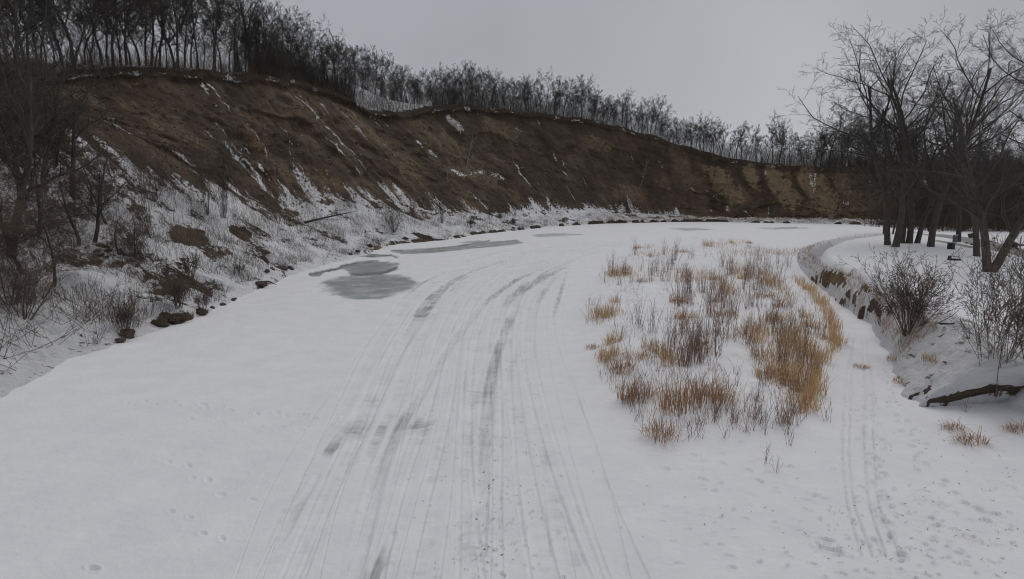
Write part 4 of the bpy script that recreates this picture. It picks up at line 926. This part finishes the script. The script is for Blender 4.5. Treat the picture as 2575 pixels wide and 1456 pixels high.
oct_ = np.array([(1, 0, 0), (0, 1, 0), (-1, 0, 0), (0, -1, 0), (0, 0, .8), (0, 0, -.8)]); tri_ = np.array([(0, 1, 4), (1, 2, 4), (2, 3, 4), (3, 0, 4), (1, 0, 5), (2, 1, 5), (3, 2, 5), (0, 3, 5)])
Vr = B4[:, None, :] + oct_[None] * (szs[:, None, None] * (.6 + .9 * g.random((nR, 6, 3))))
tag(link('rubble', mesh_np('rubble', Vr, None, (tri_[None] + (np.arange(nR) * 6)[:, None, None]).reshape(-1, 3), mat=M_RUBBLE, smooth=False)), 'loose clods of soil and rubble on the bluff face', None, None, 'stuff')
stuff('reeds', sticks(pick((TT < -.55) & (TT > -.97) & (U > 1500) & (U < 2300), 3200), .5, 1.4, .2, .013, g, 1, .3), M_GRASS[2], 'brown reeds along the far shore at the bend')
notch = np.exp(-((U - 990) / 95.0) ** 2) * (rng.random(U.shape) < .6) > .35
B1 = pick((TT > .9) & (TT < 1.02) & inv & (U > 0) & ~notch, 9000)
stuff('undergrowth', sticks(B1, .5, 2.6, .35, .014, g, 4, .5), M_BRUSH, 'brown undergrowth along the bluff rim beneath the trees')
B2 = pick((TT > 1.0) & (TT < 1.12) & inv & (U > -50) & ~notch & ((U > 640) | (rng.random(U.shape) < .12)), 30000)
stuff('thicket', sticks(B2, 1.0, 6.5, .25, .014, g, 4, .45), M_TWIG, 'dense grey thicket between the trunks on the bluff top')
B3 = pick((TT > 0.05) & (TT < .9) & (fbm(S2 / 6, TT * 5, 411, 3) > .52) & inv, 9000)
stuff('bluff_weeds', sticks(B3, .3, 1.2, .4, .013, g, 2, .5), M_BRUSH, 'dead weeds and roots clinging to the brown bluff face')
n = 14000; px = g.uniform(82, 190, n); py = g.uniform(116, 146, n) - np.maximum(0, px - 75) * .22
stuff('woodland_brush', sticks(np.stack([px, py, np.full(n, 1.7)], 1), 1.5, 8.0, .22, .022, g, 5, .4), M_BRUSH, 'dark brush filling the wood behind the field')
# grass fringe of the field rim and broken bank
k = g.integers(60, 430, 5200); j = g.integers(8, 60, 5200); keep = g.random(5200) < np.where(j > 46, .8, .55)
Bf = np.stack([bx[k, j], by[k, j], bz[k, j]], 1)[keep]
stuff('bank_grass', sticks(Bf, .15, .5, .45, .008, g, 1, .5), M_GRASS[2], 'dry brown grass fringing the rim of the cut bank')
px = g.uniform(30, 62, 900); py = 82 + (px - 30) * .72 + g.normal(0, 2.2, 900)
stuff('shore_grass', sticks(np.stack([px, py, [ground_z(a, b) for a, b in zip(px, py)]], 1), .3, .8, .3, .011, g, 1, .4), M_GRASS[0], 'tan grass along the shore left of the flat field')
GB = [(17, 1, [(2000, 705), (2045, 740), (2085, 790), (2100, 840), (2095, 880)]), (15, 1, [(2060, 900), (2050, 950), (2040, 990), (2020, 1030)]), (26, 0, [(1830, 690), (1900, 690), (1960, 720)]), (24, 0, [(1800, 710), (1840, 750)]),
      (34, 0, [(1880, 840), (1920, 845)]), (44, 0, [(1960, 840), (2010, 870), (1990, 930)]), (18, 0, [(1770, 620), (1890, 615)]), (16, 2, [(1600, 645), (1720, 635)]), (36, 2, [(1680, 1020), (1800, 1005)]), (28, 0, [(1530, 690), (1590, 695)]), (16, 2, [(1950, 950), (2020, 980)]), (26, 0, [(1490, 795), (1550, 790)]), (16, 0, [(1510, 905), (1550, 890)]), (14, 0, [(1525, 862), (1560, 858)]), (18, 0, [(1620, 890), (1690, 912)]), (22, 0, [(1690, 700), (1790, 700)]), (12, 0, [(1590, 622), (1640, 625)]), (16, 2, [(1550, 930), (1590, 925)]), (18, 2, [(1560, 1000), (1630, 1000)]), (14, 2, [(1640, 1090), (1690, 1085)]), (16, 0, [(1920, 700), (1990, 760)])]
for c in range(3):
    Bp = []
    for wd, cc, pl in GB:
        if cc != c: continue
        for (ua, va), (ub, vb) in zip(pl[:-1], pl[1:]):
            nn_ = int(5 + math.hypot(ub - ua, vb - va) * wd * (.15, .24, .07)[cc] * (va / 800) ** -1)
            kq = g.random(nn_); uu = ua + (ub - ua) * kq + g.normal(0, wd * .55, nn_); v_ = va + (vb - va) * kq + g.normal(0, wd * .4, nn_)
            Bp += [unproj(a, b, .3) for a, b in zip(uu, v_)]
    Bp = np.array(Bp); Bz = relief(Bp[:, 0], Bp[:, 1])[0]; Bp = np.c_[Bp, Bz]
    V, Q = blades(len(Bp), .01, .85, g, .8, .012); V = V.reshape(-1, 8, 3) + Bp[:, None, :]
    tag(link('dry_grass', mesh_np('dry_grass', V, Q, mat=M_GRASS[c])), ('tan dry grass spread among the sand bar willows', 'golden dry grass in a belt along the right edge of the bar', 'rusty brown dry grass on the lower and upper bar')[c], None, None, 'stuff')
n = 2600; uu = g.uniform(1470, 2130, n * 3); v_ = g.uniform(600, 1115, n * 3); ok = inside(uu, v_, islpx) & (fbm(uu / 60, v_ / 40, 421, 3) > .48)
pts = [unproj(a, b, .3) for a, b in zip(uu[ok], v_[ok])][:n]; pa = np.array(pts); pz = relief(pa[:, 0], pa[:, 1])[0]
stuff('bar_weeds', sticks(np.c_[pa, pz], .15, .8, .3, .006, g, 1, .4), M_WILLOW, 'fine dead weeds scattered through the sand bar snow')
n = 330; uu = np.r_[g.uniform(1000, 2575, 150), g.normal(1250, 90, 60), g.normal(2300, 160, 120)]; v_ = np.r_[g.uniform(700, 1440, 150), g.uniform(850, 1440, 60), g.uniform(1000, 1440, 120)]
pa = np.array([unproj(a, b) for a, b in zip(uu, v_)]); pz = relief(pa[:, 0], pa[:, 1])[0]; P0 = np.c_[pa, pz + .01]; aa = g.random(n) * 6.283; ll = g.uniform(.02, .09, n)
P1 = P0 + np.c_[np.cos(aa) * ll, np.sin(aa) * ll, g.uniform(0, .05, n)]
stuff('twig_litter', (P0, P1, g.uniform(.003, .009, n), g.uniform(.002, .006, n)), M_BRUSH, 'tiny bits of twig and straw littering the snow')
# right slope tufts
for u, v, s, lab in [(2255, 905, .8, 'flattened straw tuft on the slope below the large bush'), (2355, 905, 1.0, 'trampled straw patch between the two right bushes'), (2262, 965, .7, 'small straw tuft above the dark cut bank on the side track'), (2165, 925, .6, 'straw wisp lying across the side track')]:
    o = link('grass_tuft', TUFT['long', 2]); o.location = bank_pt(u, v) if u > 2200 else gp(u, v); o.scale = (s, s, s * .45); tag(o, lab, 'grass tuft')
for u, v, s, lab in [(2440, 1108, 1.0, 'long brown grass heap arched over the snow, lower right'), (2395, 1075, .7, 'smaller brown grass heap left of the arched one'), (2555, 1080, .8, 'brown weed patch at the right edge below the cut bank')]:
    o = link('grass_tuft', TUFT['long', 2]); o.location = gp(u, v); o.rotation_euler = (0, 0, 3.6); o.scale = (s * 1.1, s * .8, s * .6); tag(o, lab, 'grass tuft')

# ------------------------------------------------------------------ stones, mounds, fallen wood, park furniture
def rock(name, loc, sx, sy, sz, seed, mat, label, cat, cap=False, group=None, sub=3):
    import bmesh
    bm = bmesh.new(); bmesh.ops.create_icosphere(bm, subdivisions=sub, radius=1)
    co = np.array([v.co[:] for v in bm.verts]); n_ = fbm(co[:, 0] * 1.3 + seed * 3.1, co[:, 1] * 1.3 + co[:, 2] * 1.7, seed, 4); n2 = fbm(co[:, 0] * 4 + seed, co[:, 2] * 4 + co[:, 1] * 3, seed + 9, 3)
    for v, a, b in zip(bm.verts, n_, n2):
        v.co *= .35 + 1.3 * a + .7 * (b - .5); v.co.x *= sx * .8; v.co.y *= sy * .8; v.co.z *= sz * .75
    me = bpy.data.meshes.new(name); bm.to_mesh(me); bm.free(); me.materials.append(mat)
    o = link(name, me); o.location = loc; tag(o, label, cat, group)
    return o
for i, (u, v, s) in enumerate([(672, 683, .26), (682, 681, .3), (700, 679, .42), (714, 678, .4), (728, 676, .36), (733, 678, .24)]):
    rock('stone', on_slope(u, v) + Vector((0, 0, .1)), s * 1.3, s, s * .9, i + 1, M_STONE, 'dark stone in the short row at the ice edge left of the grey ice', 'stone', group='stones in the row at the ice edge', sub=2)
rock('stone', on_slope(650, 716) + Vector((.3, 0, .1)), .6, .4, .34, 11, M_STONE, 'brown boulder with a dark driftwood stick at the ice edge', 'stone')
rock('stone', on_slope(296, 858) + Vector((.2, 0, .1)), .36, .25, .2, 12, M_STONE, 'small dark stone at the ice edge below the narrow stem clump', 'stone', sub=2)
for i, (u, v, s) in enumerate([(560, 770, .2), (590, 762, .18), (535, 775, .2), (598, 760, .13)]):
    rock('stone', on_slope(u, v) + Vector((0, 0, .05)), s * 1.2, s, s, 20 + i, M_STONE, 'small dark stone half buried in snow right of the earth mound', 'stone', group='small stones right of the earth mound', sub=2)
for u, v, sx, sz, sd, lab in [(438, 806, .85, .42, 31, 'bare brown earth mound topped with stems at the ice edge'), (402, 818, .55, .42, 32, 'small earth clod at the left end of the brown mound'), (318, 845, .5, .5, 33, 'brown root clump at the ice edge under narrow stems'), (506, 790, .5, .4, 34, 'brown root clump right of the large earth mound')]:
    rock('earth_mound', on_slope(u, v) + Vector((0, 0, .1)), sx, sx * .8, sz, sd, M_EARTH, lab, 'earth mound')
for i, (u, v, s) in enumerate([(1215, 584, .8), (1290, 574, .7), (1425, 565, .8), (1020, 600, .7), (1080, 597, .5), (900, 634, .5), (880, 640, .4), (930, 620, .7), (1040, 590, .7), (1560, 555, .9)]):
    rock('earth_clod', on_slope(u, v) + Vector((0, 0, .1)), s * .95, s * .6, s * .45, 50 + i, M_EARTH, 'bare reddish earth clod slumped on the far ice edge below the bluff', 'earth clod', group='earth clods along the far shore', sub=2)
def wood(name, pts, rad, label, extra=(), mat=M_BARK):
    o = empty(name, pts[0]); b = Vector(pts[0])
    V, Q = chain_tube([Vector(p) - b for p in pts], rad, 6); link('trunk', mesh_np(name, V, Q, mat=mat), o)
    for e in extra:
        V, Q = chain_tube([Vector(p) - b for p in e], np.linspace(rad[-1] * 1.2, .015, len(e)), 5); link('branch', mesh_np(name + '_branch', V, Q, mat=mat), o)
    return tag(o, label, 'fallen branch')
p = on_slope(768, 560)
wood('fallen_branch', [p, p + Vector((1.6, -1.0, .35)), p + Vector((4.5, -1.4, 1.0)), p + Vector((8.5, -1.2, 1.8))], [.22, .16, .11, .03], 'dark fallen branch reaching right over the snowy apron',
     [[p + Vector((2.2, -1.2, .5)), p + Vector((4.5, -2.2, .6)), p + Vector((6.5, -2.6, .5))], [p + Vector((3.5, -1.3, .9)), p + Vector((5.5, -.7, 1.9)), p + Vector((7.5, -.2, 2.2))]])
p = on_slope(655, 718) + Vector((.4, -.1, .35))
wood('driftwood', [p, p + Vector((.5, -.1, .05)), p + Vector((1.2, -.2, -.25))], [.10, .08, .02], 'short dark driftwood stick leaning on the brown boulder')
p = bank_pt(2300, 830) + Vector((.3, 0, .15))
wood('fallen_branch', [p, p + Vector((.9, .2, .18)), p + Vector((1.9, .5, .1)), p + Vector((2.8, .7, .25))], [.07, .06, .04, .015], 'low dead branch lying right of the large rounded bush', [[p + Vector((1, .2, .2)), p + Vector((1.6, .1, .6)), p + Vector((2, .2, .9))]])
# dark bin
import bmesh
def boxm(name, sx, sy, sz, z0, mat, bev=.02, loc=(0, 0)):
    bm = bmesh.new(); bmesh.ops.create_cube(bm, size=1)
    for v in bm.verts: v.co = (v.co.x * sx + loc[0], v.co.y * sy + loc[1], (v.co.z + .5) * sz + z0)
    bmesh.ops.bevel(bm, geom=bm.edges[:], offset=bev, segments=2, affect='EDGES', profile=.5)
    me = bpy.data.meshes.new(name); bm.to_mesh(me); bm.free(); me.materials.append(mat); return me
def cylm(name, r, z0, z1, mat, k=20, r1=None):
    V, Q = chain_tube([(0, 0, z0), (0, 0, z0 + .001), (0, 0, (z0 + z1) / 2), (0, 0, z1 - .001), (0, 0, z1)], [.001, r, (r + (r1 or r)) / 2, r1 or r, .001], k); return mesh_np(name, V, Q, mat=mat, smooth=False)
o = empty('litter_bin', field_pt(2391, 627), .4)
link('body', boxm('bin_body', .62, .6, .62, -.05, M_BIN, .05), o); link('lid', boxm('bin_lid', .66, .64, .2, .575, M_BIN, .09), o); link('flap', boxm('bin_flap', .36, .03, .16, .6, M_POST, .01, (0, -.325)), o)
tag(o, 'dark square litter bin with a rounded lid on the snowy field', 'bin')
o = empty('post_box', field_pt(2401, 609), .1)
link('post', boxm('post', .5, .32, 1.05, -.05, M_POST, .03), o); link('cap', boxm('post_cap', .56, .38, .06, 1.003, M_SNOWM, .02), o); tag(o, 'grey upright box beside the slender tree by the road', 'utility box')
o = empty('fire_grate', field_pt(2399, 655), -.15)
link('frame', boxm('grate_frame', 1.0, .55, .16, 0, M_BIN, .02), o); link('back', boxm('grate_back', .08, .55, .34, .1, M_BIN, .02, (-.42, 0)), o); link('bar', boxm('grate_bar', .92, .06, .06, .36, M_BIN, .015, (.05, .2)), o); link('snow_cap', boxm('grate_snow', .8, .42, .08, .163, M_SNOWM, .03, (.05, 0)), o)
tag(o, 'low dark fire grate with a cap of snow on the field', 'fire grate')
def sq(o, pts, r): V, Q = chain_tube(pts, [r] * len(pts), 6); return V, Q
o = empty('notice_frame', field_pt(2551, 622), .1)
for x in (-.75, .75): link('post', boxm('frame_post', .09, .09, 1.5, -.1, M_POST, .015, (x, 0)), o)
link('rail', boxm('frame_rail', 1.7, .08, .08, 1.403, M_SNOWM, .02), o)
tag(o, 'open wooden frame of two posts and a snowy rail by the road', 'frame')
rock('boulder', field_pt(2552, 622) + Vector((0, .1, .35)), .62, .45, .5, 71, M_STONE, 'dark boulder sitting inside the wooden frame by the road', 'boulder')
rock('boulder', field_pt(2443, 598) + Vector((0, 0, .3)), .6, .5, .5, 72, M_STONE, 'dark boulder on the snow verge left of the forked tree', 'boulder')
for i, (u, v, s) in enumerate([(2471, 597, .35), (2490, 609, .35), (2500, 601, .3), (2556, 626, .28), (2540, 626, .2), (2430, 612, .25), (2445, 616, .3), (2570, 618, .3)]):
    rock('stone', field_pt(u, v) + Vector((0, 0, .08)), s, s * .8, s * .6, 80 + i, M_STONE, 'small dark stone scattered on the snowy road verge', 'stone', group='stones on the road verge', sub=2)
